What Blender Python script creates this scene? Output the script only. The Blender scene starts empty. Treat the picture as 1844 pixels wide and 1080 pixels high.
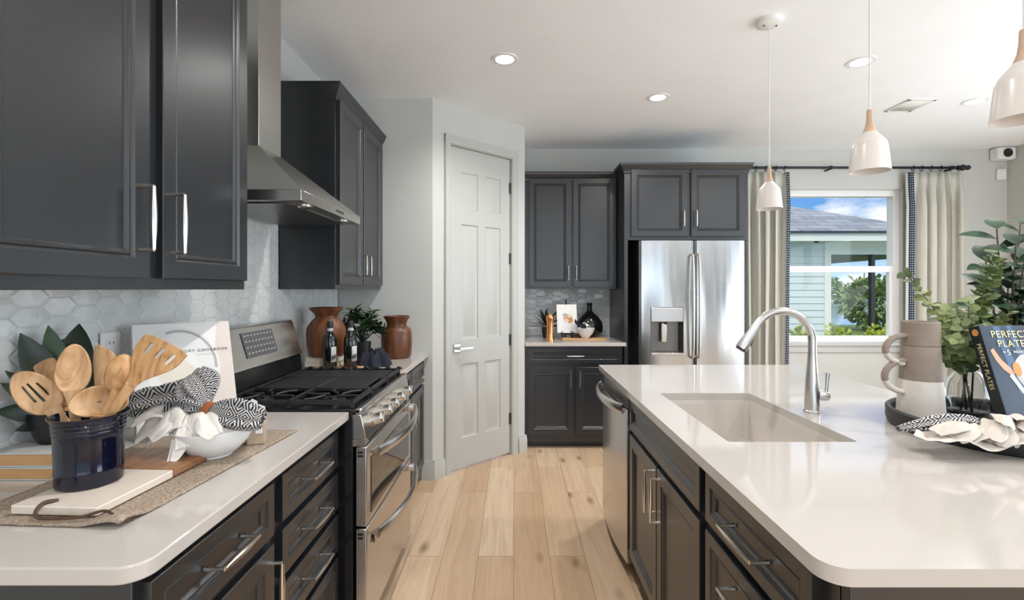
import bpy, bmesh, math, random
from mathutils import Vector, Matrix, noise

random.seed(7)
PI = math.pi
SC = bpy.context.scene
COL = SC.collection
EYE = 1.37          # camera height (m)
FPX = 857.0         # focal length in pixels of the 1844 px wide frame

# ------------------------------------------------------------------ camera
cd = bpy.data.cameras.new('camera')
cam = bpy.data.objects.new('camera', cd)
COL.objects.link(cam)
cam.location = (0, 0, EYE)
cam.rotation_euler = (PI / 2, 0, 0)
cd.sensor_width = 36
cd.lens = FPX / 1844 * 36
cd.shift_x = -3 / 1844
cd.shift_y = -20 / 1844
cd.clip_start = 0.05
SC.camera = cam

SC.view_settings.view_transform = 'Standard'
SC.view_settings.look = 'None'
SC.view_settings.gamma = 1
SC.view_settings.exposure = 0.27
SC.cycles.max_bounces = 10
SC.cycles.diffuse_bounces = 5
SC.cycles.glossy_bounces = 5
SC.cycles.transmission_bounces = 8
SC.cycles.transparent_max_bounces = 16
SC.cycles.caustics_reflective = False
SC.cycles.caustics_refractive = False
SC.cycles.sample_clamp_indirect = 6

# ------------------------------------------------------------------ world
W = bpy.data.worlds.new('sky')
SC.world = W
W.use_nodes = True
wn = W.node_tree
wn.nodes.clear()
def wN(t, **k):
    n = wn.nodes.new(t)
    for a, b in k.items():
        n.inputs[a].default_value = b
    return n
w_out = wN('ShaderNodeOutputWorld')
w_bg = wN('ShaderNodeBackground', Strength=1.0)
w_tc = wN('ShaderNodeTexCoord')
w_sep = wN('ShaderNodeSeparateXYZ')
wn.links.new(w_tc.outputs['Generated'], w_sep.inputs[0])
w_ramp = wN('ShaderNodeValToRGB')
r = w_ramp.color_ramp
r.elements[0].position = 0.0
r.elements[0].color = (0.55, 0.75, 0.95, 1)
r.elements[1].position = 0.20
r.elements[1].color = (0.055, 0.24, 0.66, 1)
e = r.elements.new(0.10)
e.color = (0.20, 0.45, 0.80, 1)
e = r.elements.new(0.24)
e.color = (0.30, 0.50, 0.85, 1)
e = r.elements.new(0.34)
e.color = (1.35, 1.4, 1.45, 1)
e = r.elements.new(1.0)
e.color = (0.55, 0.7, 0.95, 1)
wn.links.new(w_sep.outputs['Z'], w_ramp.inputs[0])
w_map = wN('ShaderNodeMapping', Scale=(3.2, 3.2, 7.5), Location=(0.35, 0.2, 0.1))
wn.links.new(w_tc.outputs['Generated'], w_map.inputs[0])
w_no = wN('ShaderNodeTexNoise', Scale=1.5, Detail=7.0, Roughness=0.55)
wn.links.new(w_map.outputs[0], w_no.inputs['Vector'])
w_cr = wN('ShaderNodeValToRGB')
w_cr.color_ramp.elements[0].position = 0.50
w_cr.color_ramp.elements[1].position = 0.62
wn.links.new(w_no.outputs['Fac'], w_cr.inputs[0])
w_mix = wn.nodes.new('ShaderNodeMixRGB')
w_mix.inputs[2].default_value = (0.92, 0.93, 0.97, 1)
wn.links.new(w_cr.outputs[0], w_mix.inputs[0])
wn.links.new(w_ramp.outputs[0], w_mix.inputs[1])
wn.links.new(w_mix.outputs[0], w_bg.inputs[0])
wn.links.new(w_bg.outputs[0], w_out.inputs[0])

# ------------------------------------------------------------------ sun + daylight fill at the large glazed openings
def add_light(name, kind, loc, rot, energy, color, **k):
    d = bpy.data.lights.new(name, kind)
    d.energy = energy
    d.color = color
    for a, b in k.items():
        setattr(d, a, b)
    o = bpy.data.objects.new(name, d)
    COL.objects.link(o)
    o.location = loc
    o.rotation_euler = rot
    return o
add_light('sun', 'SUN', (0, -3, 12), (math.radians(42), 0, math.radians(-28)), 1.5, (1, 0.95, 0.86), angle=0.01)
# area lamps at unseen sliding doors, rear and right, tilted up to brighten the ceiling
add_light('daylight_fill_rear', 'AREA', (1.4, -3.88, 1.25), (math.radians(150), 0, 0), 80, (0.84, 0.93, 1.0),
          shape='RECTANGLE', size=4.6, size_y=2.3)
add_light('daylight_fill_right', 'AREA', (4.74, 0.9, 1.30), (math.radians(128), 0, PI / 2), 130, (0.83, 0.925, 1.0),
          shape='RECTANGLE', size=4.4, size_y=2.2)
LAMP_W = 54

# ================================================================== materials
MATS = {}
class NT:
    def __init__(s, name):
        s.m = bpy.data.materials.new(name)
        s.m.use_nodes = True
        s.t = s.m.node_tree
        s.b = s.t.nodes['Principled BSDF']
        s.o = s.t.nodes['Material Output']
        MATS[name] = s.m
    def n(s, t, ins=None, **k):
        nd = s.t.nodes.new(t)
        for a, b in k.items():
            setattr(nd, a, b)
        for a, b in (ins or {}).items():
            if hasattr(b, 'is_linked') or hasattr(b, 'links'):
                s.t.links.new(b, nd.inputs[a])
            else:
                nd.inputs[a].default_value = b
        return nd
    def link(s, a, b):
        s.t.links.new(a, b)
    def set(s, **k):
        for a, b in k.items():
            a = a.replace('_', ' ')
            if hasattr(b, 'is_linked'):
                s.t.links.new(b, s.b.inputs[a])
            else:
                if a in ('Base Color', 'Emission Color', 'Subsurface Radius') and len(b) == 3 and a != 'Subsurface Radius':
                    b = (*b, 1)
                s.b.inputs[a].default_value = b
    def obj(s):
        return s.n('ShaderNodeTexCoord').outputs['Object']
    def uv(s):
        return s.n('ShaderNodeTexCoord').outputs['UV']
    def mapping(s, vec, scale=(1, 1, 1), rot=(0, 0, 0), loc=(0, 0, 0)):
        return s.n('ShaderNodeMapping', {'Vector': vec, 'Scale': scale, 'Rotation': rot, 'Location': loc}).outputs[0]
    def noise(s, vec, scale, detail=3.0, rough=0.5, dist=0.0):
        return s.n('ShaderNodeTexNoise', {'Vector': vec, 'Scale': scale, 'Detail': detail, 'Roughness': rough, 'Distortion': dist}).outputs['Fac']
    def ramp(s, fac, stops):
        nd = s.n('ShaderNodeValToRGB', {0: fac})
        el = nd.color_ramp.elements
        while len(el) < len(stops):
            el.new(0.5)
        for e_, (p, c) in zip(el, stops):
            e_.position = p
            e_.color = (*c, 1) if len(c) == 3 else c
        return nd.outputs[0]
    def mix(s, f, a, b, mode='MIX'):
        nd = s.n('ShaderNodeMixRGB', blend_type=mode)
        for i, q in enumerate((f, a, b)):
            if hasattr(q, 'is_linked'):
                s.t.links.new(q, nd.inputs[i])
            else:
                nd.inputs[i].default_value = q if i == 0 else (*q, 1)
        return nd.outputs[0]
    def math(s, op, a, b=0.0):
        nd = s.n('ShaderNodeMath', operation=op)
        for i, q in enumerate((a, b)):
            if hasattr(q, 'is_linked'):
                s.t.links.new(q, nd.inputs[i])
            else:
                nd.inputs[i].default_value = q
        return nd.outputs[0]
    def bump(s, h, strength=0.2, dist=0.01):
        b = s.n('ShaderNodeBump', {'Height': h, 'Strength': strength, 'Distance': dist})
        s.t.links.new(b.outputs[0], s.b.inputs['Normal'])

def plain(name, col, rough=0.5, metal=0.0, var=0.06, scale=12.0, bump=0.0, bscale=80.0, bdist=0.002, **k):
    """a uniform surface with a faint noise variation of its own colour"""
    t = NT(name)
    v = t.obj()
    f = t.noise(v, scale, 4.0)
    lo = tuple(max(0, c * (1 - var)) for c in col)
    hi = tuple(min(1, c * (1 + var)) for c in col)
    t.set(Base_Color=t.ramp(f, [(0.3, lo), (0.7, hi)]), Roughness=rough, Metallic=metal, **k)
    if bump:
        t.bump(t.noise(v, bscale, 3.0), bump, bdist)
    return t.m

plain('cabinet_paint', (0.0065, 0.0086, 0.0118), 0.36, 0, 0.05, 6, Specular_IOR_Level=0.65, Coat_Weight=0.45, Coat_Roughness=0.30)
plain('cabinet_shadow', (0.012, 0.013, 0.014), 0.6)
plain('wall_paint', (0.555, 0.56, 0.53), 0.75, 0, 0.015, 3, bump=0.06, bscale=180)
plain('ceiling_paint', (0.90, 0.915, 0.935), 0.85, 0, 0.015, 3, bump=0.35, bscale=45, bdist=0.004)
plain('trim_paint', (0.485, 0.485, 0.46), 0.38, 0, 0.01)
plain('vinyl_white', (0.84, 0.85, 0.85), 0.35, 0, 0.01)
plain('plastic_white', (0.82, 0.82, 0.80), 0.35, 0, 0.01)
plain('plastic_black', (0.012, 0.012, 0.013), 0.35, 0, 0.1)
plain('enamel_black', (0.010, 0.010, 0.011), 0.18, 0, 0.1)
plain('cast_iron', (0.016, 0.016, 0.017), 0.48, 0, 0.2, 60, bump=0.15, bscale=300)
plain('oven_glass', (0.006, 0.006, 0.007), 0.03, 0, 0.02, Specular_IOR_Level=0.9)
plain('nickel', (0.66, 0.63, 0.58), 0.24, 1.0, 0.03)
plain('chrome', (0.60, 0.59, 0.57), 0.24, 1.0, 0.02)
plain('dark_bronze', (0.010, 0.013, 0.020), 0.32, 0.4, 0.1)
plain('sink_ceramic', (0.56, 0.515, 0.47), 0.16, 0, 0.02)
plain('grout', (0.74, 0.75, 0.74), 0.9)
plain('crock_glaze', (0.0035, 0.004, 0.014), 0.08, 0, 0.25, 9)
plain('black_pot', (0.010, 0.010, 0.011), 0.4)
plain('bowl_glaze', (0.80, 0.80, 0.79), 0.12, 0, 0.02)
plain('paper_white', (0.82, 0.81, 0.79), 0.5, 0, 0.015)
plain('paper_cream', (0.78, 0.72, 0.63), 0.6, 0, 0.02)
plain('cover_rose', (0.72, 0.64, 0.59), 0.45, 0, 0.02)
plain('print_gray', (0.42, 0.41, 0.40), 0.6)
plain('print_dark', (0.06, 0.06, 0.07), 0.6)
plain('book_gray', (0.52, 0.52, 0.50), 0.55)
plain('book_black', (0.012, 0.014, 0.017), 0.4)
plain('kraft', (0.46, 0.36, 0.25), 0.8, 0, 0.08, 30)
plain('leather_tan', (0.33, 0.10, 0.03), 0.5, 0, 0.15, 40)
plain('leather_brown', (0.075, 0.035, 0.018), 0.5, 0, 0.2, 40)
plain('copper', (0.85, 0.36, 0.15), 0.2, 1.0, 0.05)
plain('jug_glass', (0.008, 0.007, 0.007), 0.04, 0, 0.1, Coat_Weight=0.5)
plain('bottle_glass', (0.006, 0.009, 0.006), 0.07, 0, 0.1, Coat_Weight=0.4)
plain('navy_cloth', (0.010, 0.012, 0.026), 0.85, 0, 0.3, 30, bump=0.2, bscale=400)
plain('white_cloth', (0.80, 0.76, 0.71), 0.9, 0, 0.03, 20, bump=0.25, bscale=600)
plain('cream_cloth', (0.62, 0.56, 0.50), 0.9, 0, 0.03, 20, bump=0.25, bscale=600)
plain('mug_brown', (0.26, 0.205, 0.165), 0.62, 0, 0.08, 40, bump=0.12, bscale=120)
plain('mug_white', (0.66, 0.61, 0.56), 0.5, 0, 0.03, 40)
plain('tray_black', (0.013, 0.013, 0.014), 0.5, 0, 0.4, 40, bump=0.25, bscale=60)
plain('stem_brown', (0.10, 0.085, 0.05), 0.7)
plain('stem_green', (0.14, 0.19, 0.07), 0.6)
plain('skin_print', (0.62, 0.36, 0.24), 0.5)
plain('print_yellow', (0.80, 0.72, 0.36), 0.5)
plain('print_blue', (0.028, 0.045, 0.075), 0.4, 0, 0.35, 6)
plain('print_light_blue', (0.07, 0.13, 0.25), 0.4, 0, 0.2, 6)
plain('print_orange', (0.60, 0.27, 0.07), 0.5)
plain('siding', (0.62, 0.70, 0.70), 0.6, 0, 0.02)
plain('house_trim', (0.78, 0.80, 0.74), 0.5, 0, 0.02)
plain('bronze_frame', (0.03, 0.035, 0.035), 0.4)
plain('lanai_stone', (0.08, 0.115, 0.105), 0.5)
plain('pond_water', (0.32, 0.38, 0.42), 0.08)
plain('bark', (0.09, 0.065, 0.045), 0.9, 0, 0.3, 20)
plain('soil', (0.02, 0.015, 0.01), 0.95)
plain('lining', (0.80, 0.80, 0.76), 0.9)
plain('pendant_wood', (0.62, 0.44, 0.31), 0.5, 0, 0.12, 30)
plain('pendant_white', (0.78, 0.73, 0.69), 0.28, 0, 0.01)
plain('display_gray', (0.10, 0.10, 0.105), 0.25)
plain('steel_dark', (0.20, 0.195, 0.19), 0.32, 0.9, 0.05)

def leafmat(name, a, b, rough=0.4, trans=0.0):
    t = NT(name)
    f = t.noise(t.obj(), 9.0, 3.0)
    t.set(Base_Color=t.ramp(f, [(0.35, a), (0.65, b)]), Roughness=rough)
    return t.m
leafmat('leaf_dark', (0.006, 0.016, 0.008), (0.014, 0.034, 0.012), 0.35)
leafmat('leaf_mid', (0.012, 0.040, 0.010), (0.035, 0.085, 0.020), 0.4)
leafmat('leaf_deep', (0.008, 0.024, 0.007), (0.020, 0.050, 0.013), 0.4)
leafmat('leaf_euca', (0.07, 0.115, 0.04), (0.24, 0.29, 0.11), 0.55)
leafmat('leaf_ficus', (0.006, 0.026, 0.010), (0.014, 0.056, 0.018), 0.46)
leafmat('leaf_bright', (0.30, 0.42, 0.04), (0.52, 0.52, 0.06), 0.6)
leafmat('leaf_tree', (0.12, 0.19, 0.07), (0.26, 0.36, 0.11), 0.7)
leafmat('grass', (0.10, 0.16, 0.04), (0.16, 0.22, 0.06), 0.9)

def mk_steel(name, col, rough, axis):
    t = NT(name)
    sc = [6, 6, 6]
    for i in range(3):
        if i != axis:
            sc[i] = 420
    v = t.mapping(t.obj(), tuple(sc))
    f = t.noise(v, 1.0, 3.0)
    t.set(Base_Color=t.ramp(f, [(0.3, tuple(c * 0.93 for c in col)), (0.7, col)]), Metallic=1.0,
          Roughness=t.math('ADD', t.math('MULTIPLY', f, 0.08), rough - 0.04))
    t.bump(f, 0.04, 0.0005)
    return t
mk_steel('steel', (0.60, 0.58, 0.56), 0.24, 1)
mk_steel('steel_hood', (0.54, 0.53, 0.50), 0.30, 1)
t = mk_steel('steel_fridge', (0.60, 0.60, 0.60), 0.22, 0)
# the gentle waviness of a sheet-metal door skin
wv = t.noise(t.mapping(t.obj(), (7.0, 7.0, 0.9)), 1.0, 1.5)
t.bump(wv, 0.35, 0.02)

# quartz with a few faint specks
t = NT('quartz')
v = t.obj()
sp = t.ramp(t.noise(v, 60, 2), [(0.70, (0, 0, 0)), (0.78, (1, 1, 1))])
t.set(Base_Color=t.mix(t.math('MULTIPLY', sp, 0.15), (0.515, 0.48, 0.45), (0.39, 0.36, 0.33)), Roughness=0.075, Specular_IOR_Level=0.62)

# glazed tile, tiny per-place tone change
t = NT('tile_glaze')
v = t.obj()
t.set(Base_Color=t.ramp(t.noise(v, 14, 1), [(0.35, (0.68, 0.70, 0.69)), (0.65, (0.74, 0.76, 0.75))]), Roughness=0.10, Specular_IOR_Level=0.4)
t.bump(t.noise(v, 28, 2), 0.10, 0.01)

# oak plank floor, boards running away from the camera
t = NT('oak_floor')
sep = t.n('ShaderNodeSeparateXYZ', {0: t.obj()})
cmb = t.n('ShaderNodeCombineXYZ', {'X': sep.outputs['Y'], 'Y': sep.outputs['X'], 'Z': 0.0}).outputs[0]
br = t.n('ShaderNodeTexBrick', {'Vector': cmb, 'Color1': (0, 0, 0, 1), 'Color2': (1, 1, 1, 1), 'Mortar': (0.5, 0.5, 0.5, 1),
         'Scale': 1.0, 'Mortar Size': 0.0012, 'Mortar Smooth': 0.1, 'Bias': 0.0, 'Brick Width': 1.22, 'Row Height': 0.182},
         offset=0.37, offset_frequency=2, squash=1.0, squash_frequency=2)
rnd = br.outputs['Color']
base = t.ramp(rnd, [(0.0, (0.56, 0.37, 0.225)), (0.35, (0.68, 0.49, 0.325)), (0.7, (0.74, 0.56, 0.39)), (1.0, (0.62, 0.43, 0.275))])
off = t.n('ShaderNodeVectorMath', {0: cmb, 1: t.n('ShaderNodeCombineXYZ', {'X': t.math('MULTIPLY', rnd, 17.0), 'Y': t.math('MULTIPLY', rnd, 5.0), 'Z': 0.0}).outputs[0]}, operation='ADD').outputs[0]
g1 = t.noise(t.mapping(off, (1.6, 22, 1)), 1.0, 5.0, 0.6, 1.2)
g2 = t.noise(t.mapping(off, (3.5, 110, 1)), 1.0, 3.0)
c = t.mix(t.ramp(g1, [(0.42, (0, 0, 0)), (0.72, (0.42, 0.42, 0.42))]), base, (0.36, 0.215, 0.12))
c = t.mix(t.ramp(g2, [(0.45, (0, 0, 0)), (0.8, (0.30, 0.30, 0.30))]), c, (0.40, 0.26, 0.16))
vo = t.n('ShaderNodeTexVoronoi', {'Vector': t.mapping(off, (2.6, 6.2, 1)), 'Scale': 1.0, 'Randomness': 1.0})
c = t.mix(t.ramp(vo.outputs['Distance'], [(0.03, (0.8, 0.8, 0.8)), (0.20, (0, 0, 0))]), c, (0.20, 0.115, 0.06))
c = t.mix(br.outputs['Fac'], c, (0.20, 0.12, 0.07))
t.set(Base_Color=c, Roughness=t.math('ADD', t.math('MULTIPLY', g1, 0.15), 0.27))
t.bump(t.math('SUBTRACT', t.math('MULTIPLY', g2, 0.15), br.outputs['Fac']), 0.25, 0.002)

def wood(name, a, b, c_, scale=(3, 3, 26), rough=0.45, bump=0.1):
    t = NT(name)
    v = t.mapping(t.obj(), scale)
    f = t.noise(v, 1.0, 5.0, 0.55, 1.5)
    t.set(Base_Color=t.ramp(f, [(0.3, a), (0.5, b), (0.72, c_)]), Roughness=rough)
    t.bump(f, bump, 0.002)
    return t.m
wood('olive_wood', (0.30, 0.13, 0.045), (0.52, 0.29, 0.125), (0.62, 0.40, 0.20), (40, 22, 9), 0.42)
wood('olive_wood_pale', (0.36, 0.19, 0.08), (0.56, 0.34, 0.17), (0.66, 0.44, 0.24), (34, 20, 8), 0.45)
wood('acacia', (0.16, 0.065, 0.025), (0.30, 0.14, 0.06), (0.40, 0.21, 0.10), (30, 6, 30), 0.4)
wood('pine_board', (0.52, 0.29, 0.13), (0.60, 0.36, 0.18), (0.66, 0.43, 0.24), (6, 30, 30), 0.5)
wood('vase_wood', (0.070, 0.022, 0.008), (0.155, 0.052, 0.017), (0.235, 0.090, 0.033), (11, 11, 3), 0.42, 0.35)
wood('vase_wood_dark', (0.055, 0.018, 0.007), (0.120, 0.040, 0.015), (0.180, 0.068, 0.026), (12, 12, 3), 0.35, 0.35)
wood('marble', (0.62, 0.55, 0.48), (0.72, 0.64, 0.56), (0.74, 0.67, 0.60), (3, 3, 3), 0.3, 0.0)

# woven runner
t = NT('burlap')
v = t.uv()
w1 = t.n('ShaderNodeTexWave', {'Vector': v, 'Scale': 16.0, 'Distortion': 2.0, 'Detail': 2.0}, bands_direction='X').outputs['Fac']
w2 = t.n('ShaderNodeTexWave', {'Vector': v, 'Scale': 16.0, 'Distortion': 2.0, 'Detail': 2.0}, bands_direction='Y').outputs['Fac']
h = t.math('MAXIMUM', w1, w2)
sp = t.noise(v, 16.0, 4.0, 0.7)
t.set(Base_Color=t.mix(t.ramp(sp, [(0.4, (0, 0, 0)), (0.62, (1, 1, 1))]), (0.33, 0.245, 0.175), (0.62, 0.51, 0.40)), Roughness=0.95)
t.bump(h, 0.7, 0.003)

# curtain linen with a fine vertical slub
t = NT('linen')
v = t.obj()
f = t.noise(t.mapping(v, (90, 90, 4)), 1.0, 3.0)
t.set(Base_Color=t.ramp(f, [(0.3, (0.49, 0.475, 0.42)), (0.7, (0.58, 0.565, 0.505))]), Roughness=0.95)
t.bump(f, 0.15, 0.002)

# navy curtain tape woven with white dots
t = NT('dotted_tape')
v = t.uv()
vo = t.n('ShaderNodeTexVoronoi', {'Vector': v, 'Scale': 1.0, 'Randomness': 0.0})
t.set(Base_Color=t.ramp(vo.outputs['Distance'], [(0.22, (0.45, 0.50, 0.58)), (0.30, (0.010, 0.018, 0.045))]), Roughness=0.9)

# cloth with nested squares in ink and white
t = NT('meander_cloth')
v = t.n('ShaderNodeSeparateXYZ', {0: t.uv()})
fu = t.math('ABSOLUTE', t.math('SUBTRACT', t.math('FRACT', v.outputs['X']), 0.5))
fv = t.math('ABSOLUTE', t.math('SUBTRACT', t.math('FRACT', v.outputs['Y']), 0.5))
dm = t.math('ADD', fu, fv)
st = t.math('FRACT', t.math('MULTIPLY', dm, 5.0))
t.set(Base_Color=t.mix(t.math('GREATER_THAN', st, 0.52), (0.016, 0.018, 0.030), (0.62, 0.60, 0.58)), Roughness=0.9)

# roof shingles
t = NT('shingle')
br = t.n('ShaderNodeTexBrick', {'Vector': t.uv(), 'Color1': (0.20, 0.22, 0.26, 1), 'Color2': (0.34, 0.36, 0.40, 1), 'Mortar': (0.13, 0.14, 0.16, 1),
         'Scale': 1.0, 'Mortar Size': 0.012, 'Brick Width': 0.55, 'Row Height': 0.22})
t.set(Base_Color=br.outputs['Color'], Roughness=0.9)

def emissive(name, col, s):
    t = NT(name)
    t.set(Base_Color=(0.8, 0.8, 0.8), Emission_Color=col, Emission_Strength=s)
    return t.m
emissive('lamp_lens', (1.0, 0.97, 0.92), 9.0)

def glass(name, col, rough=0.0, ior=1.45):
    t = NT(name)
    t.set(Base_Color=col, Roughness=rough, Transmission_Weight=1.0, IOR=ior)
    return t.m
glass('vase_glass', (0.97, 0.98, 0.98))
# thin architectural pane: mostly clear, faint mirror
t = NT('window_glass')
tr = t.n('ShaderNodeBsdfTransparent', {'Color': (0.97, 0.98, 0.98, 1)})
gl = t.n('ShaderNodeBsdfGlossy', {'Roughness': 0.02})
mx = t.n('ShaderNodeMixShader', {0: 0.012, 1: tr.outputs[0], 2: gl.outputs[0]})
t.link(mx.outputs[0], t.o.inputs['Surface'])

M = MATS

# ================================================================== geometry helpers
def V(*a):
    return Vector(a)
def at(px, py, Y):
    """the point seen at photo pixel (px, py) at distance Y from the camera"""
    return V((px - 925) / FPX * Y, Y, EYE - (py - 520) / FPX * Y)

class MB:
    def __init__(s):
        s.v, s.f, s.u = [], [], []
    def add(s, verts, faces, Mx=None, uvs=None):
        o = len(s.v)
        for p in verts:
            p = Vector(p)
            s.v.append(Mx @ p if Mx else p)
        for i, f in enumerate(faces):
            s.f.append([o + k for k in f])
            s.u.append(uvs[i] if uvs else None)
        return s
    def box(s, x0, x1, y0, y1, z0, z1, Mx=None):
        return s.add([(x0, y0, z0), (x1, y0, z0), (x1, y1, z0), (x0, y1, z0), (x0, y0, z1), (x1, y0, z1), (x1, y1, z1), (x0, y1, z1)],
                     [(0, 3, 2, 1), (4, 5, 6, 7), (0, 1, 5, 4), (1, 2, 6, 5), (2, 3, 7, 6), (3, 0, 4, 7)], Mx)
    def prism(s, poly, a0, a1, axis='z', Mx=None):
        n = len(poly)
        def mk(p, a):
            return {'z': (p[0], p[1], a), 'y': (p[0], a, p[1]), 'x': (a, p[0], p[1])}[axis]
        vs = [mk(p, a0) for p in poly] + [mk(p, a1) for p in poly]
        fs = [tuple(range(n))[::-1], tuple(range(n, 2 * n))] + [(i, (i + 1) % n, n + (i + 1) % n, n + i) for i in range(n)]
        return s.add(vs, fs, Mx)
    def lathe(s, prof, c=(0, 0, 0), seg=32, Mx=None, wob=0.0):
        c = Vector(c)
        vs, fs = [], []
        for k, (r_, z) in enumerate(prof):
            for i in range(seg):
                a = 2 * PI * i / seg
                rr = r_ * (1 + wob * math.sin(3 * a + k)) if wob else r_
                vs.append(c + V(rr * math.cos(a), rr * math.sin(a), z))
        for k in range(len(prof) - 1):
            for i in range(seg):
                j = (i + 1) % seg
                fs.append((k * seg + i, k * seg + j, (k + 1) * seg + j, (k + 1) * seg + i))
        return s.add(vs, fs, Mx)
    def tube(s, pts, r, seg=10, caps=True, flat=1.0, Mx=None, up=None):
        pts = [Vector(p) for p in pts]
        n = len(pts)
        rs = r if isinstance(r, (list, tuple)) else [r] * n
        tan = [(pts[min(i + 1, n - 1)] - pts[max(i - 1, 0)]).normalized() for i in range(n)]
        nrm = Vector(up) if up else tan[0].orthogonal()
        vs, fs = [], []
        for i in range(n):
            nrm = (nrm - tan[i] * nrm.dot(tan[i])).normalized()
            bi = tan[i].cross(nrm)
            for k in range(seg):
                a = 2 * PI * k / seg
                vs.append(pts[i] + nrm * math.cos(a) * rs[i] * flat + bi * math.sin(a) * rs[i])
        for i in range(n - 1):
            for k in range(seg):
                j = (k + 1) % seg
                fs.append((i * seg + k, i * seg + j, (i + 1) * seg + j, (i + 1) * seg + k))
        if caps:
            fs.append(tuple(range(seg))[::-1])
            fs.append(tuple((n - 1) * seg + k for k in range(seg)))
        return s.add(vs, fs, Mx)
    def grid(s, fn, nu, nv, uvs=(1, 1), mask=None, Mx=None):
        vs = [fn(i / nu, j / nv) for j in range(nv + 1) for i in range(nu + 1)]
        fs, uu = [], []
        for j in range(nv):
            for i in range(nu):
                if mask and not mask((i + .5) / nu, (j + .5) / nv):
                    continue
                a = j * (nu + 1) + i
                fs.append((a, a + 1, a + nu + 2, a + nu + 1))
                uu.append([(q / nu * uvs[0], w / nv * uvs[1]) for q, w in ((i, j), (i + 1, j), (i + 1, j + 1), (i, j + 1))])
        return s.add(vs, fs, Mx, uu)
    def rings(s, x0, x1, z0, z1, prof, Mx=None):
        """nested rectangles in the xz plane: prof = [(inset, y)...], last one capped"""
        vs, fs = [], []
        for (d, y) in prof:
            vs += [(x0 + d, y, z0 + d), (x1 - d, y, z0 + d), (x1 - d, y, z1 - d), (x0 + d, y, z1 - d)]
        for k in range(len(prof) - 1):
            for i in range(4):
                j = (i + 1) % 4
                fs.append((4 * k + i, 4 * k + j, 4 * k + 4 + j, 4 * k + 4 + i))
        e_ = 4 * (len(prof) - 1)
        fs.append((e_, e_ + 1, e_ + 2, e_ + 3))
        return s.add(vs, fs, Mx)
    def leaf(s, p, d, n, L, Wd, curl=0.15, fold=0.25, nt=6):
        d = d.normalized()
        sd = d.cross(n)
        if sd.length < 1e-4:
            sd = d.orthogonal()
        sd.normalize()
        n = sd.cross(d).normalized()
        vs, fs = [], []
        for i in range(nt + 1):
            q = i / nt
            w = Wd * (math.sin(PI * q ** 0.85) ** 0.8 if 0 < q < 1 else 0.03)
            c = p + d * L * q - n * curl * L * q * q
            vs += [c - sd * w + n * w * fold, c, c + sd * w + n * w * fold]
        for i in range(nt):
            for k in (0, 1):
                a = 3 * i + k
                fs.append((a, a + 1, a + 4, a + 3))
        return s.add(vs, fs)
    def build(s, name, mat, parent=None, bevel=0.0, smooth=35, solid=0.0, sub=0, world=True, weld=True, label=None, recalc=True, seg=2):
        me = bpy.data.meshes.new(name)
        off = V(0, 0, 0)
        if parent is not None and world:
            q = parent
            while q is not None:
                off += q.location
                q = q.parent
        me.from_pydata([p - off for p in s.v], [], s.f)
        if any(u is not None for u in s.u):
            l = me.uv_layers.new(name='UVMap')
            k = 0
            for f, u in zip(s.f, s.u):
                for m in range(len(f)):
                    l.data[k].uv = u[m] if u else (0, 0)
                    k += 1
        bm = bmesh.new()
        bm.from_mesh(me)
        if weld:
            bmesh.ops.remove_doubles(bm, verts=bm.verts, dist=1e-5)
        if recalc:
            bmesh.ops.recalc_face_normals(bm, faces=bm.faces)
        bm.to_mesh(me)
        bm.free()
        me.materials.append(M[mat])
        o = bpy.data.objects.new(name, me)
        COL.objects.link(o)
        if parent is not None:
            o.parent = parent
        if smooth:
            me.shade_smooth()
            me.set_sharp_from_angle(angle=math.radians(smooth))
        if solid:
            m = o.modifiers.new('solid', 'SOLIDIFY')
            m.thickness = solid
            m.offset = 0
        if sub:
            m = o.modifiers.new('sub', 'SUBSURF')
            m.levels = m.render_levels = sub
        if bevel:
            m = o.modifiers.new('bevel', 'BEVEL')
            m.width = bevel
            m.segments = seg
            m.limit_method = 'ANGLE'
            m.angle_limit = math.radians(40)
        if label:
            o['label'] = label
        return o

def tag(o, label, cat, group=None):
    o['label'] = label
    o['category'] = cat
    if group:
        o['group'] = group
    return o
def thing(name, label, cat, loc=(0, 0, 0), rotz=0.0, group=None, rot=None):
    o = bpy.data.objects.new(name, None)
    o.empty_display_size = 0.05
    COL.objects.link(o)
    o.location = loc
    o.rotation_euler = rot if rot else (0, 0, rotz)
    return tag(o, label, cat, group)
def struct(o):
    o['kind'] = 'structure'
    return o
def copy_tree(src, loc, label, group=None, rot=None):
    """a thing with copies of its parts and sub-parts (mesh data shared)"""
    r_ = src.copy()
    COL.objects.link(r_)
    r_.location = loc
    if rot is not None:
        r_.rotation_euler = rot
    r_['label'] = label
    if group:
        r_['group'] = group
    def rec(a, b):
        for ch in list(a.children):
            c_ = ch.copy()
            COL.objects.link(c_)
            c_.parent = b
            rec(ch, c_)
    rec(src, r_)
    return r_
def text_mb(body, size, ext=0.0006, align='LEFT', spacing=1.0):
    """letters of a string as a mesh lying in the xz plane (front towards -y)"""
    cu = bpy.data.curves.new('txt', 'FONT')
    cu.body = body
    cu.size = size
    cu.extrude = ext
    cu.align_x = align
    cu.space_character = spacing
    ob = bpy.data.objects.new('txt', cu)
    COL.objects.link(ob)
    dg = bpy.context.evaluated_depsgraph_get()
    me = bpy.data.meshes.new_from_object(ob.evaluated_get(dg))
    mb = MB()
    mb.add([(v.co.x, -v.co.z, v.co.y) for v in me.vertices], [tuple(p.vertices) for p in me.polygons])
    bpy.data.objects.remove(ob)
    bpy.data.curves.remove(cu)
    bpy.data.meshes.remove(me)
    return mb
def shifted(mb, dx, dy, dz):
    mb.v = [p + V(dx, dy, dz) for p in mb.v]
    return mb
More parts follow.
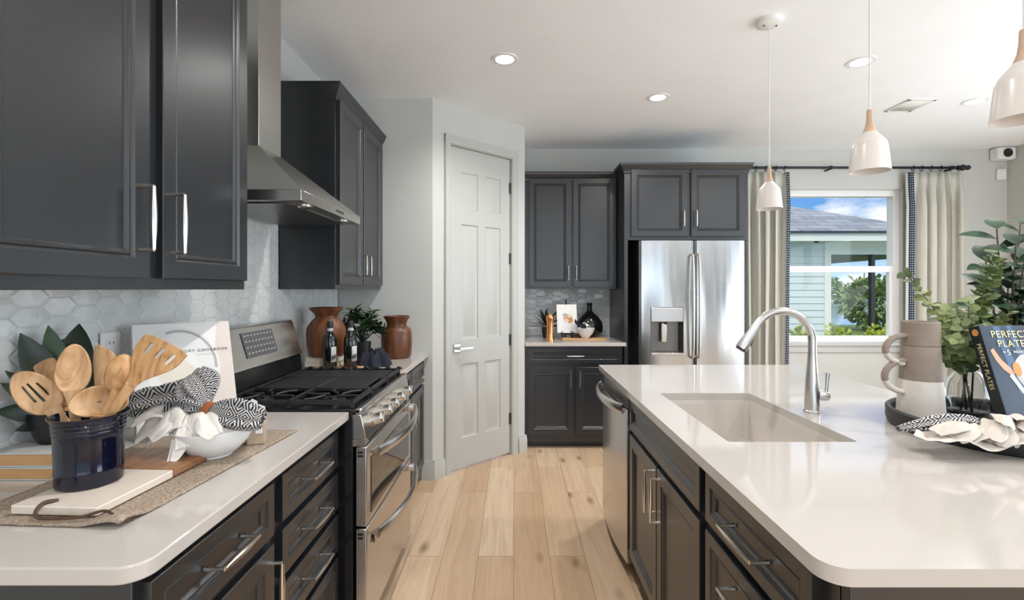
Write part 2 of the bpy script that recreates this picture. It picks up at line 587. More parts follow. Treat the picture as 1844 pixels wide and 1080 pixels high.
def arc(c, r_, a0, a1, n):
    return [(c[0] + r_ * math.cos(a0 + (a1 - a0) * i / n), c[1] + r_ * math.sin(a0 + (a1 - a0) * i / n)) for i in range(n + 1)]
def rrect(x0, x1, y0, y1, rad):
    """rounded rectangle, rad = (r at x0y0, x1y0, x1y1, x0y1)"""
    out = []
    for (cx, cy, a, r_) in ((x0, y0, PI, rad[0]), (x1, y0, 1.5 * PI, rad[1]), (x1, y1, 0, rad[2]), (x0, y1, PI / 2, rad[3])):
        if r_ <= 0:
            out.append((cx, cy))
        else:
            c_ = (cx + (r_ if cx == x0 else -r_), cy + (r_ if cy == y0 else -r_))
            out += arc(c_, r_, a, a + PI / 2, 8)
    return out

# ================================================================== the room
XL, YE, YB, XR, YR, ZC = -1.265, 3.42, 4.66, 4.83, -4.0, 2.74
PA, PB = V(-0.583, 3.42, 0), V(0.094, 4.035, 0)      # the angled pantry wall
struct(MB().box(-1.6, 5.2, -4.3, 4.9, -0.1, 0).build('floor', 'oak_floor', smooth=0))
struct(MB().box(-1.6, 5.2, -4.3, 4.9, ZC, ZC + 0.12).build('ceiling', 'ceiling_paint', smooth=0))
struct(MB().box(XL - 0.12, XL, YR, YE + 0.12, 0, ZC).build('wall_left', 'wall_paint', smooth=0))
struct(MB().box(XL, PA.x, YE, YE + 0.12, 0, ZC).build('wall_end', 'wall_paint', smooth=0))
ROTP = math.atan2(PB.y - PA.y, PB.x - PA.x)
LP = (PB - PA).length
DX0, DX1, DZ = 0.158, 0.757, 2.435                     # door opening along the angled wall
w = MB().box(0, DX0 - 0.012, 0, 0.11, 0, ZC).box(DX1 + 0.012, LP, 0, 0.11, 0, ZC).box(DX0 - 0.012, DX1 + 0.012, 0, 0.11, DZ + 0.012, ZC)
o = struct(w.build('wall_pantry', 'wall_paint', smooth=0))
o.location = PA
o.rotation_euler = (0, 0, ROTP)
struct(MB().box(PB.x - 0.12, PB.x, PB.y, YB, 0, ZC).build('wall_nook', 'wall_paint', smooth=0))
WX0, WX1, WZ0, WZ1 = 2.64, 3.81, 0.845, 2.345
w = MB().box(PB.x - 0.12, WX0, YB, YB + 0.16, 0, ZC).box(WX1, XR + 0.12, YB, YB + 0.16, 0, ZC)
w.box(WX0, WX1, YB, YB + 0.16, 0, WZ0).box(WX0, WX1, YB, YB + 0.16, WZ1, ZC)
struct(w.build('wall_back', 'wall_paint', smooth=0))
w = MB().box(XR, XR + 0.12, YR, -1.6, 0, ZC).box(XR, XR + 0.12, 2.8, YB, 0, ZC).box(XR, XR + 0.12, -1.6, 2.8, 0, 0.2).box(XR, XR + 0.12, -1.6, 2.8, 2.4, ZC)
struct(w.build('wall_right', 'wall_paint', smooth=0))
w = MB().box(XL, -0.9, YR - 0.12, YR, 0, ZC).box(3.7, XR, YR - 0.12, YR, 0, ZC).box(-0.9, 3.7, YR - 0.12, YR, 0, 0.1).box(-0.9, 3.7, YR - 0.12, YR, 2.4, ZC)
struct(w.build('wall_rear', 'wall_paint', smooth=0))
# frames of the two large glazed openings
w = MB()
for y in (-1.6, -0.5, 0.6, 1.7, 2.8):
    w.box(XR - 0.04, XR + 0.05, y - 0.04, y + 0.04, 0.2, 2.4)
struct(w.box(XR - 0.04, XR + 0.05, -1.6, 2.8, 1.3, 1.35).build('window_2', 'vinyl_white', bevel=0.004))
w = MB()
for x in (-0.9, 0.25, 1.4, 2.55, 3.7):
    w.box(x - 0.05, x + 0.05, YR - 0.04, YR + 0.05, 0.1, 2.4)
struct(w.build('window_3', 'vinyl_white', bevel=0.004))

# baseboards
def bprof(mb, a, b, nrm, h=0.135):
    a, b, nrm = Vector(a), Vector(b), Vector(nrm)
    vs, fs = [], []
    pr = [(0.0, 0), (0.018, 0), (0.018, h - 0.035), (0.012, h - 0.02), (0.010, h), (0, h)]
    for q in (a, b):
        for (d, z) in pr:
            vs.append(q + nrm * d + V(0, 0, z))
    n = len(pr)
    fs = [(i, (i + 1) % n, n + (i + 1) % n, n + i) for i in range(n)] + [tuple(range(n)), tuple(range(n, 2 * n))]
    mb.add(vs, fs)
dv = (PB - PA).normalized()
nv = V(dv.y, -dv.x, 0)
b = MB()
bprof(b, (-0.66, YE, 0), (PA.x + 0.018, YE, 0), (0, -1, 0))
bprof(b, PA - dv * 0.006, PA + dv * 0.10, nv)
struct(b.build('baseboard_end', 'trim_paint'))
b = MB()
bprof(b, PA + dv * 0.835, PB + dv * 0.012, nv)
struct(b.build('baseboard_pantry', 'trim_paint'))
b = MB()
bprof(b, (2.02, YB, 0), (XR, YB, 0), (0, -1, 0))
struct(b.build('baseboard_back', 'trim_paint'))

# ---- six-panel pantry door (door_1) in the angled wall, local frame along the wall
D = struct(thing('door_1', 'tall white six-panel pantry door in the angled wall', 'door', PA, ROTP))
del D['category'], D['label']
c = MB()
for (x0, x1) in ((DX0 - 0.056, DX0 - 0.006), (DX1 + 0.006, DX1 + 0.072)):
    c.prism([(x0, -0.012), (x0 + 0.008, -0.018), (x1 - 0.008, -0.018), (x1, -0.012), (x1, 0.0), (x0, 0.0)], 0, DZ + 0.07)
c.box(DX0 - 0.056, DX1 + 0.072, -0.019, 0, DZ + 0.008, DZ + 0.075)
c.box(DX0 - 0.012, DX0 - 0.003, -0.01, 0.11, 0, DZ + 0.012).box(DX1 + 0.003, DX1 + 0.012, -0.01, 0.11, 0, DZ + 0.012).box(DX0 - 0.012, DX1 + 0.012, -0.01, 0.11, DZ + 0.003, DZ + 0.012)
c.build('casing', 'trim_paint', D, world=False, weld=False)
s = MB()
y0 = 0.012
xs = [DX0, DX0 + 0.105, DX0 + 0.265, DX0 + 0.335, DX0 + 0.495, DX1]
zs = [0.018, 0.24, 0.80, 0.985, 1.86, 1.975, 2.255, DZ]
s.box(DX0, DX1, y0 + 0.012, y0 + 0.035, zs[0], DZ)
for i in (0, 2, 4):
    s.box(xs[i], xs[i + 1], y0, y0 + 0.012, zs[0], DZ)
for k in (0, 2, 4, 6):
    for i in (1, 3):
        s.box(xs[i], xs[i + 1], y0, y0 + 0.012, zs[k], zs[k + 1])
for k in (1, 3, 5):
    for i in (1, 3):
        s.rings(xs[i], xs[i + 1], zs[k], zs[k + 1], [(0, y0), (0.006, y0 + 0.008), (0.018, y0 + 0.010), (0.026, y0 + 0.009), (0.044, y0 + 0.003)])
slab = s.build('slab', 'trim_paint', D, world=False, smooth=20)
h = MB()
hx, hz = DX0 + 0.062, 0.925
h.box(hx - 0.03, hx + 0.03, y0 - 0.010, y0, hz - 0.03, hz + 0.03)
h.tube([(hx, y0 - 0.01, hz), (hx, y0 - 0.05, hz)], 0.011, 12)
h.box(hx - 0.012, hx + 0.115, y0 - 0.062, y0 - 0.046, hz - 0.009, hz + 0.009)
h.build('lever_handle', 'chrome', slab, bevel=0.002, world=False)
for z in (0.30, 0.95, 1.62, 2.20):
    g = MB().tube([(DX1 + 0.002, y0 - 0.008, z - 0.045), (DX1 + 0.002, y0 - 0.008, z + 0.045)], 0.007, 10)
    g.box(DX1 - 0.012, DX1 + 0.001, y0 - 0.002, y0 + 0.003, z - 0.045, z + 0.045)
    g.build('hinge', 'steel_dark', D, world=False)

# ---- window_1 in the back wall: single-hung, white vinyl
WN = struct(thing('window_1', '', 'window', ((WX0 + WX1) / 2, YB, WZ0)))
del WN['category'], WN['label']
f = MB()
yw0, yw1 = YB + 0.045, YB + 0.125
fw = 0.060
f.box(WX0, WX0 + fw, yw0, yw1, WZ0, WZ1).box(WX1 - fw, WX1, yw0, yw1, WZ0, WZ1)
f.box(WX0 + fw, WX1 - fw, yw0, yw1, WZ1 - 0.060, WZ1).box(WX0 + fw, WX1 - fw, yw0, yw1, WZ0, WZ0 + 0.04)
f.build('window_frame', 'vinyl_white', WN, weld=False)
f = MB()
zm = 1.565
f.box(WX0 + fw, WX1 - fw, yw0 + 0.005, yw0 + 0.05, zm - 0.03, zm + 0.03)
f.box(WX0 + fw, WX0 + fw + 0.02, yw0 + 0.01, yw0 + 0.05, WZ0 + 0.04, zm).box(WX1 - fw - 0.03, WX1 - fw, yw0 + 0.01, yw0 + 0.05, WZ0 + 0.04, zm)
f.box(WX0 + fw, WX1 - fw, yw0 + 0.01, yw0 + 0.05, WZ0 + 0.04, WZ0 + 0.06)
f.build('sash', 'vinyl_white', WN, weld=False)
f = MB().box(WX0 + fw, WX1 - fw, yw0 + 0.058, yw0 + 0.062, WZ0 + 0.04, WZ1 - 0.058)
f.build('pane', 'window_glass', WN, smooth=0)
f = MB().box(WX0 - 0.04, WX1 + 0.04, YB - 0.03, YB + 0.0, WZ0 - 0.03, WZ0 + 0.0)
f.box(WX0, WX1, YB - 0.001, YB + 0.045, WZ0 - 0.03, WZ0 + 0.002)
f.box(WX0 - 0.02, WX1 + 0.02, YB - 0.014, YB, WZ0 - 0.095, WZ0 - 0.03)
f.build('window_sill', 'trim_paint', WN, bevel=0.003, weld=False)

# ---- tiled backsplashes (elongated hexagons, points to the sides)
def hex_tiles(mb, u0, u1, z0, z1, place, seed, tilt=0.012):
    rng = random.Random(seed)
    a, b_, cpt = 0.052, 0.0255, 0.022
    pu = 2 * a - cpt
    ni = int((u1 - u0) / pu) + 3
    nj = int((z1 - z0) / (2 * b_)) + 3
    g = 0.0008
    for i in range(-1, ni):
        for j in range(-1, nj):
            cu, cz = u0 + i * pu, z0 + j * 2 * b_ + (i % 2) * b_
            tu, tz = rng.gauss(0, tilt), rng.gauss(0, tilt * 1.4)
            loops = []
            for (ins, dp) in ((g, 0.002), (g, 0.0036), (g + 0.0045, 0.0052)):
                A, B, Cc = a - ins * 1.25, b_ - ins, cpt
                lp = [(A, 0), (A - Cc, B), (-(A - Cc), B), (-A, 0), (-(A - Cc), -B), (A - Cc, -B)]
                loops.append([(cu + p, cz + q, dp + (p * tu + q * tz if dp > 0.005 else 0)) for p, q in lp])
            if cu + a < u0 or cu - a > u1 or cz + b_ < z0 or cz - b_ > z1:
                continue
            vs = [place(min(max(u, u0), u1), min(max(z, z0), z1), d_) for lp in loops for (u, z, d_) in lp]
            fs = [(6 * k + m, 6 * k + (m + 1) % 6, 6 * k + 6 + (m + 1) % 6, 6 * k + 6 + m) for k in (0, 1) for m in range(6)] + [tuple(range(12, 18))]
            mb.add(vs, fs)
plc = lambda u, z, d_: V(XL + 0.004 + d_, u, z)
bs = thing('tile_backsplash', 'glossy white elongated hexagon tile backsplash along the wall behind the range', 'backsplash', (XL + 0.003, 2.0, 0.914))
t_ = MB()
hex_tiles(t_, 0.5, 3.40, 0.916, 1.372, plc, 3)
hex_tiles(t_, 1.70, 2.54, 1.376, 1.80, plc, 4)
t_.build('tiles', 'tile_glaze', bs, smooth=12, weld=False)
MB().box(XL + 0.001, XL + 0.0065, 0.5, 3.40, 0.916, 1.372).box(XL + 0.001, XL + 0.0065, 1.70, 2.54, 1.372, 1.80).build('grout', 'grout', bs, smooth=0)
bs = thing('tile_backsplash', 'sparkling white hexagon tile backsplash in the nook left of the refrigerator', 'backsplash', (0.5, YB - 0.003, 0.914))
t_ = MB()
hex_tiles(t_, 0.096, 0.94, 0.916, 1.372, lambda u, z, d_: V(u, YB - 0.004 - d_, z), 5, 0.035)
t_.build('tiles', 'tile_glaze', bs, smooth=12, weld=False)
MB().box(0.096, 0.94, YB - 0.0065, YB - 0.001, 0.916, 1.372).build('grout', 'grout', bs, smooth=0)

# ================================================================== cabinets
STILE = 0.052
def panel_front(mb, x0, x1, z0, z1, y0=0.0, th=0.02, st=STILE):
    mb.rings(x0, x1, z0, z1, [(0, y0 + th), (0, y0 + 0.002), (0.002, y0), (st - 0.004, y0), (st, y0 + 0.003), (st + 0.003, y0 + 0.006), (st + 0.006, y0 + 0.004),
                              (st + 0.010, y0 + 0.004), (st + 0.013, y0 + 0.008), (st + 0.017, y0 + 0.011), (st + 0.018, y0 + 0.011)])
def bar_pull(p0, p1, out):
    p0, p1, out = Vector(p0), Vector(p1), Vector(out)
    mb = MB()
    for p in (p0, p1):
        mb.tube([p, p + out * 0.6, p + out], [0.0062, 0.0045, 0.0048], 8)
    n = 12
    mb.tube([p0 + out + (p1 - p0) * (i / n) for i in range(n + 1)], [0.0046 + 0.0030 * math.sin(PI * i / n) ** 1.5 for i in range(n + 1)], 10)
    return mb
def cabinet(name, label, loc, rotz, wd, dp, z0, z1, fronts, toe=0.0, crown=None, group=None, hl=0.135, hollow=False):
    """local frame: x along the front, front towards -y, z from the floor"""
    R = thing(name, label, 'cabinet', (loc[0], loc[1], 0), rotz, group)
    if hollow:
        bx = MB().box(0, 0.018, 0.02, dp, z0 + toe, z1).box(wd - 0.018, wd, 0.02, dp, z0 + toe, z1).box(0, wd, 0.02, 0.04, z0 + toe, z1)
        bx.box(0, wd, dp - 0.012, dp, z0 + toe, z1).box(0, wd, 0.02, dp, z0 + toe, z0 + toe + 0.018)
    else:
        bx = MB().box(0, wd, 0.02, dp, z0 + toe, z1)
    bx.build('body', 'cabinet_paint', R, bevel=0.0015, world=False)
    if toe:
        MB().box(0.0, wd, 0.095, dp, z0, z0 + toe).build('toe_kick', 'cabinet_paint', R, world=False)
    for (kind, a, b_, c_, d_, hs) in fronts:
        f_ = MB()
        panel_front(f_, a, b_, c_, d_, st=STILE if kind == 'door' else 0.036)
        fo = f_.build(kind, 'cabinet_paint', R, world=False, smooth=25)
        if hs:
            if hs[0] == 'v':
                hb = bar_pull((hs[1], 0, hs[2] - hl / 2), (hs[1], 0, hs[2] + hl / 2), (0, -0.034, 0))
            else:
                hb = bar_pull((hs[1] - hl / 2, 0.008, hs[2]), (hs[1] + hl / 2, 0.008, hs[2]), (0, -0.042, 0))
            hb.build('handle', 'nickel', fo, world=False)
    if crown:
        el, er, ct = crown                     # overhang left / right, crown top
        vs, fs = [], []
        pr = [(0.0, z1 - 0.055), (0.006, z1 - 0.05), (0.008, z1 - 0.03), (0.020, z1 - 0.012), (0.034, ct - 0.022), (0.036, ct - 0.012), (0.040, ct - 0.010), (0.040, ct)]
        for (e_, z) in pr:
            vs += [(-e_ * el, dp, z), (-e_ * el, 0.019 - e_, z), (wd + e_ * er, 0.019 - e_, z), (wd + e_ * er, dp, z)]
        n = len(pr)
        for k in range(n - 1):
            for i in range(3):
                fs.append((4 * k + i, 4 * k + i + 1, 4 * k + 5 + i, 4 * k + 4 + i))
        fs.append((4 * n - 4, 4 * n - 3, 4 * n - 2, 4 * n - 1))
        MB().add(vs, fs).build('crown_moulding', 'cabinet_paint', R, world=False, smooth=20)
    return R

# upper cabinets on the range wall (front faces +X)
UX = -0.935
cabinet('wall_cabinet', 'charcoal wall cabinet with two tall doors above the cookbook and utensil crock', (UX, 0.80), PI / 2, 0.888, 0.328, 1.368, 2.44,
        [('door', 0.012, 0.424, 1.398, 2.425, ('v', 0.392, 1.548)), ('door', 0.470, 0.872, 1.398, 2.425, ('v', 0.504, 1.548))], crown=(0, 0, 2.46), hl=0.16)
cabinet('wall_cabinet', 'charcoal wall cabinet above the brown wooden vases, right of the steel hood', (UX, 2.545), PI / 2, 0.872, 0.328, 1.368, 2.43,
        [('door', 0.022, 0.415, 1.392, 2.395, ('v', 0.378, 1.515)), ('door', 0.432, 0.850, 1.392, 2.395, ('v', 0.470, 1.515))], crown=(1, 0, 2.465), hl=0.12)
# base cabinets on the range wall
LX = -0.640
cabinet('base_cabinet', 'charcoal base cabinet with drawer over door, under the rounded counter corner', (LX, 0.822), PI / 2, 0.468, 0.60, 0, 0.884,
        [('drawer', 0.018, 0.452, 0.712, 0.852, ('h', 0.245, 0.782)), ('door', 0.018, 0.452, 0.125, 0.688, ('v', 0.424, 0.585))], toe=0.1)
cabinet('base_cabinet', 'charcoal base cabinet with four stacked drawers beside the range', (LX, 1.290), PI / 2, 0.470, 0.60, 0, 0.884,
        [('drawer', 0.030, 0.448, 0.723, 0.852, ('h', 0.239, 0.788)), ('drawer', 0.030, 0.448, 0.570, 0.700, ('h', 0.239, 0.635)),
         ('drawer', 0.030, 0.448, 0.415, 0.546, ('h', 0.239, 0.481)), ('drawer', 0.030, 0.448, 0.125, 0.391, ('h', 0.239, 0.30))], toe=0.1)
cabinet('base_cabinet', 'charcoal base cabinet between the range and the pantry corner', (LX, 2.548), PI / 2, 0.868, 0.60, 0, 0.884,
        [('drawer', 0.018, 0.426, 0.712, 0.852, ('h', 0.222, 0.782)), ('door', 0.018, 0.426, 0.125, 0.688, ('v', 0.39, 0.585)),
         ('drawer', 0.442, 0.850, 0.712, 0.852, ('h', 0.646, 0.782)), ('door', 0.442, 0.850, 0.125, 0.688, ('v', 0.480, 0.585))], toe=0.1)
# nook cabinets on the back wall (front faces -Y)
cabinet('wall_cabinet', 'charcoal wall cabinet with two doors above the nook counter', (0.100, 4.325), 0, 0.838, 0.33, 1.368, 2.405,
        [('door', 0.038, 0.424, 1.388, 2.375, ('v', 0.396, 1.515)), ('door', 0.440, 0.820, 1.388, 2.375, ('v', 0.466, 1.515))], crown=(0, 0, 2.432), hl=0.12)
cabinet('base_cabinet', 'black-charcoal base cabinet under the nook counter with copper mill', (0.100, 4.06), 0, 0.838, 0.595, 0, 0.884,
        [('drawer', 0.022, 0.820, 0.735, 0.862, ('h', 0.425, 0.800)), ('door', 0.022, 0.414, 0.125, 0.700, ('v', 0.383, 0.60)), ('door', 0.430, 0.820, 0.125, 0.700, ('v', 0.461, 0.60))], toe=0.06, hl=0.14)
# refrigerator surround
fr = thing('refrigerator_surround', 'charcoal cabinet surround with two short doors over the refrigerator', 'cabinet', (0.943, 4.04, 0))
MB().box(0, 1.057, 0.02, 0.615, 1.785, 2.405).build('body', 'cabinet_paint', fr, bevel=0.0015, world=False)
for (a, b_) in ((0, 0.032), (1.037, 1.057)):
    MB().box(a, b_, 0.02, 0.615, 0, 1.785).build('side_panel', 'cabinet_paint', fr, bevel=0.0015, world=False)
for (a, b_, hx) in ((0.055, 0.535, 0.495), (0.565, 1.022, 0.602)):
    f_ = MB()
    panel_front(f_, a, b_, 1.815, 2.385)
    fo = f_.build('door', 'cabinet_paint', fr, world=False, smooth=25)
    bar_pull((hx, 0, 1.90), (hx, 0, 2.03), (0, -0.034, 0)).build('handle', 'nickel', fo, world=False)
vs, fs = [], []
pr = [(0.0, 2.35), (0.006, 2.36), (0.008, 2.375), (0.022, 2.395), (0.036, 2.415), (0.04, 2.42), (0.044, 2.438)]
for (e_, z) in pr:
    vs += [(-e_, 0.24, z), (-e_, 0.019 - e_, z), (1.057 + e_ * 0.7, 0.019 - e_, z), (1.057 + e_ * 0.7, 0.615, z)]
for k in range(len(pr) - 1):
    for i in range(3):
        fs.append((4 * k + i, 4 * k + i + 1, 4 * k + 5 + i, 4 * k + 4 + i))
fs.append(tuple(4 * len(pr) - 4 + i for i in range(4)))
MB().add(vs, fs).build('crown_moulding', 'cabinet_paint', fr, world=False, smooth=20)

# island cabinets (front faces -X; local x runs towards the camera)
IX = 0.540
cabinet('base_cabinet', 'charcoal island sink cabinet with false drawer front and two doors', (IX, 2.235), -PI / 2, 0.868, 0.60, 0, 0.884,
        [('drawer', 0.018, 0.850, 0.718, 0.856, None), ('door', 0.018, 0.428, 0.125, 0.694, ('v', 0.392, 0.585)), ('door', 0.438, 0.850, 0.125, 0.694, ('v', 0.474, 0.585))], toe=0.1, hl=0.16, hollow=True)
cabinet('base_cabinet', 'charcoal island drawer cabinet nearest the camera', (IX, 1.365), -PI / 2, 0.545, 0.60, 0, 0.884,
        [('drawer', 0.022, 0.500, 0.718, 0.856, ('h', 0.262, 0.782)), ('drawer', 0.022, 0.500, 0.425, 0.694, ('h', 0.262, 0.625)), ('drawer', 0.022, 0.500, 0.125, 0.400, ('h', 0.262, 0.32))], toe=0.1, hl=0.16)
tag(MB().box(0.562, 1.40, 0.795, 0.818, 0, 0.884).build('island_end_panel', 'cabinet_paint', bevel=0.002), 'dark grey end panel of the island under the near counter edge', 'panel')
tag(MB().box(1.145, 1.40, 0.82, 2.845, 0, 0.884).build('island_back_panel', 'cabinet_paint', bevel=0.002), 'charcoal seating-side panelling under the island counter overhang', 'panel')

# ================================================================== countertops
def slab_hole(outer, holes, z0, z1):
    bm = bmesh.new()
    es = []
    for lp in [outer] + holes:
        vs = [bm.verts.new((x, y, z1)) for x, y in lp]
        es += [bm.edges.new((vs[i], vs[(i + 1) % len(vs)])) for i in range(len(vs))]
    bmesh.ops.triangle_fill(bm, edges=es, use_beauty=True)
    r_ = bmesh.ops.extrude_face_region(bm, geom=bm.faces[:])
    for v in [g for g in r_['geom'] if isinstance(g, bmesh.types.BMVert)]:
        v.co.z = z0
    bm.verts.ensure_lookup_table()
    bm.verts.index_update()
    mb = MB()
    mb.add([v.co.copy() for v in bm.verts], [tuple(v.index for v in f.verts) for f in bm.faces])
    bm.free()
    return mb
CT0, CT1 = 0.884, 0.914
mb = MB().prism(rrect(XL + 0.001, -0.611, 0.777, 1.766, (0, 0.045, 0, 0)), CT0, CT1)
tag(mb.build('countertop', 'quartz', bevel=0.0035, seg=3), 'white quartz countertop with rounded corner carrying the utensil crock', 'countertop')
mb = MB().prism(rrect(XL + 0.001, -0.611, 2.540, YE, (0, 0, 0, 0)), CT0, CT1)
tag(mb.build('countertop', 'quartz', bevel=0.0035, seg=3), 'short white quartz countertop carrying the two wooden vases', 'countertop')
mb = MB().prism(rrect(0.096, 0.955, 4.022, YB - 0.001, (0, 0.01, 0, 0)), CT0, CT1)
tag(mb.build('countertop', 'quartz', bevel=0.0035, seg=3), 'white quartz nook countertop carrying the copper mill', 'countertop')
SX0, SX1, SY0, SY1 = 0.640, 1.028, 1.419, 2.083
hole = rrect(SX0, SX1, SY0, SY1, (0.012,) * 4)
mb = slab_hole(rrect(0.510, 1.690, 0.775, 2.860, (0.045, 0.045, 0.02, 0.01)), [hole], CT0, CT1)
tag(mb.build('countertop', 'quartz', bevel=0.0035, seg=3, smooth=30), 'large white quartz island countertop with sink cut-out', 'countertop')

# undermount sink
sk = thing('kitchen_sink', 'cream undermount single-bowl sink in the island', 'sink', ((SX0 + SX1) / 2, (SY0 + SY1) / 2, 0.66))
loops = [(-0.02, CT0 - 0.001, 0.012), (0.003, CT0 - 0.001, 0.014), (0.006, CT0 - 0.02, 0.02), (0.014, 0.72, 0.03), (0.05, 0.672, 0.03), (0.12, 0.668, 0.03)]
vs, fs = [], []
for (d_, z, rr) in loops:
    vs += [(x, y, z) for x, y in rrect(SX0 + d_, SX1 - d_, SY0 + d_, SY1 - d_, (rr,) * 4)]
n = 36
for k in range(len(loops) - 1):
    for i in range(n):
        fs.append((k * n + i, k * n + (i + 1) % n, (k + 1) * n + (i + 1) % n, (k + 1) * n + i))
fs.append(tuple((len(loops) - 1) * n + i for i in range(n)))
MB().add(vs, fs).build('basin', 'sink_ceramic', sk, recalc=False, solid=0.004)
cx, cy = (SX0 + SX1) / 2, (SY0 + SY1) / 2
MB().lathe([(0.0, 0.671), (0.035, 0.671), (0.045, 0.675), (0.052, 0.673), (0.052, 0.669)], (cx, cy, 0), 24).build('drain', 'chrome', sk)

# faucet
FX, FY = 1.107, 1.764
fa = thing('faucet', 'brushed steel gooseneck pull-down faucet beside the island sink', 'faucet', (FX, FY, CT1))
b_ = MB().lathe([(0.0, CT1), (0.029, CT1), (0.029, CT1 + 0.006), (0.0265, CT1 + 0.009), (0.0255, CT1 + 0.07), (0.0235, CT1 + 0.11), (0.0175, CT1 + 0.17), (0.0155, CT1 + 0.20), (0.0155, CT1 + 0.215)], (FX, FY, 0), 28)
b_.build('base', 'chrome', fa)
pts = [V(FX, FY, CT1 + 0.205), V(FX, FY, CT1 + 0.25)]
R_ = 0.112
cxx, czz = FX - R_, CT1 + 0.262
for i in range(0, 21):
    a = (150 * i / 20) * PI / 180
    pts.append(V(cxx + R_ * math.cos(a), FY, czz + R_ * math.sin(a)))
MB().tube(pts, 0.0142, 16).build('neck', 'chrome', fa)
e0 = pts[-1]
dr = (pts[-1] - pts[-2]).normalized()
dr = V(dr.x * 1.0, 0, dr.z).normalized()
sp = MB().tube([e0 - dr * 0.005, e0 + dr * 0.012, e0 + dr * 0.03, e0 + dr * 0.085, e0 + dr * 0.10], [0.0148, 0.0155, 0.0158, 0.021, 0.0205], 18)
so = sp.build('spray_head', 'chrome', fa)
MB().tube([e0 + dr * 0.10, e0 + dr * 0.106], [0.0185, 0.017], 16).build('aerator', 'plastic_black', so)
pn = V(-dr.z, 0, dr.x)
pn = pn if pn.x > 0 else -pn
MB().tube([e0 + dr * 0.045 + pn * 0.016, e0 + dr * 0.075 + pn * 0.021], [0.005, 0.006], 8).build('button', 'plastic_black', so)
lv = MB().tube([(FX + 0.02, FY, CT1 + 0.062), (FX + 0.036, FY - 0.004, CT1 + 0.062), (FX + 0.055, FY - 0.008, CT1 + 0.060)], [0.020, 0.0205, 0.016], 16)
lv.tube([(FX + 0.046, FY - 0.006, CT1 + 0.066), (FX + 0.050, FY - 0.006, CT1 + 0.10), (FX + 0.054, FY - 0.006, CT1 + 0.145)], [0.0055, 0.0055, 0.0075], 10)
lv.build('lever', 'chrome', fa)

# ================================================================== dishwasher in the island
dw = thing('dishwasher', 'stainless dishwasher with bowed handle in the island', 'dishwasher', (0.54, 2.545, 0))
YD0, YD1 = 2.243, 2.848
def bow(y, amp=0.022):
    q = (y - YD0) / (YD1 - YD0) * 2 - 1
    return 0.533 - amp * (1 - q * q)
MB().box(0.56, 1.12, YD0, YD1, 0.10, 0.880).build('body', 'plastic_black', dw)
MB().box(0.60, 1.12, YD0, YD1, 0, 0.10).build('toe_kick', 'plastic_black', dw)
poly = [(bow(YD0 + (YD1 - YD0) * i / 16), YD0 + (YD1 - YD0) * i / 16) for i in range(17)] + [(0.565, YD1), (0.565, YD0)]
do = MB().prism(poly, 0.075, 0.80).build('door', 'steel', dw, bevel=0.003)
MB().prism([(x + 0.006 if i < 17 else x, y) for i, (x, y) in enumerate(poly)], 0.803, 0.874).build('control_strip', 'steel_dark', dw, bevel=0.003)
pts = []
for i in range(17):
    y = YD0 + 0.015 + (YD1 - YD0 - 0.03) * i / 16
    q = (i / 16) * 2 - 1
    pts.append((0.518 - 0.055 * (1 - abs(q) ** 2.4), y, 0.800))
hb = MB().tube(pts, 0.024, 12, flat=0.45, up=(1, 0, 0))
hb.build('handle', 'steel', do)

# ================================================================== refrigerator
FGX0, FGX1, FGS, FGY = 1.046, 1.936, 1.505, 3.955
rf = thing('refrigerator', 'stainless french-door refrigerator with water dispenser', 'refrigerator', ((FGX0 + FGX1) / 2, 4.3, 0))
MB().box(FGX0 + 0.004, FGX1 - 0.004, FGY + 0.085, YB - 0.06, 0.02, 1.765).build('body', 'plastic_black', rf, bevel=0.004)
def door_skin(x0, x1, z0, z1, bulge, cut=None):
    """slightly crowned door: front follows an arc in plan; cut = (x0,x1,z0,z1) opening"""
    mb = MB()
    xsr = [x0 + (x1 - x0) * i / 24 for i in range(25)]
    zsr = [z0, z1]
    if cut:
        xsr = sorted(set([x for x in xsr if abs(x - cut[0]) > 0.012 and abs(x - cut[1]) > 0.012] + [cut[0], cut[1]]))
        zsr = [z0, cut[2], cut[3], z1]
    def fy(x):
        q = (x - x0) / (x1 - x0) * 2 - 1
        edge = 0.012 * max(0, abs(q) - 0.93) / 0.07
        return FGY + bulge * q * q + edge
    vs = [(x, fy(x), z) for z in zsr for x in xsr]
    nx = len(xsr)
    fs = []
    for j in range(len(zsr) - 1):
        for i in range(nx - 1):
            if cut and j == 1 and xsr[i] >= cut[0] - 1e-6 and xsr[i + 1] <= cut[1] + 1e-6:
                continue
            a = j * nx + i
            fs.append((a, a + 1, a + nx + 1, a + nx))
    mb.add(vs, fs)
    yb = FGY + 0.08
    for z in (z0, z1):
        lp = [(x, fy(x), z) for x in xsr] + [(x1, yb, z), (x0, yb, z)]
        mb.add(lp, [tuple(range(len(lp)))])
    for x in (x0, x1):
        mb.add([(x, fy(x), z0), (x, yb, z0), (x, yb, z1), (x, fy(x), z1)], [(0, 1, 2, 3)])
    return mb, fy
DC = (1.138, 1.412, 0.815, 1.218)
m_, fyl = door_skin(FGX0, FGS - 0.003, 0.70, 1.772, 0.010, DC)
dl = m_.build('door', 'steel_fridge', rf, smooth=25)
m_, fyr = door_skin(FGS + 0.003, FGX1, 0.70, 1.772, 0.010)
drr = m_.build('door', 'steel_fridge', rf, smooth=25)
m_, _ = door_skin(FGX0, FGX1, 0.06, 0.69, 0.010)
m_.build('freezer_drawer', 'steel_fridge', rf, smooth=25)
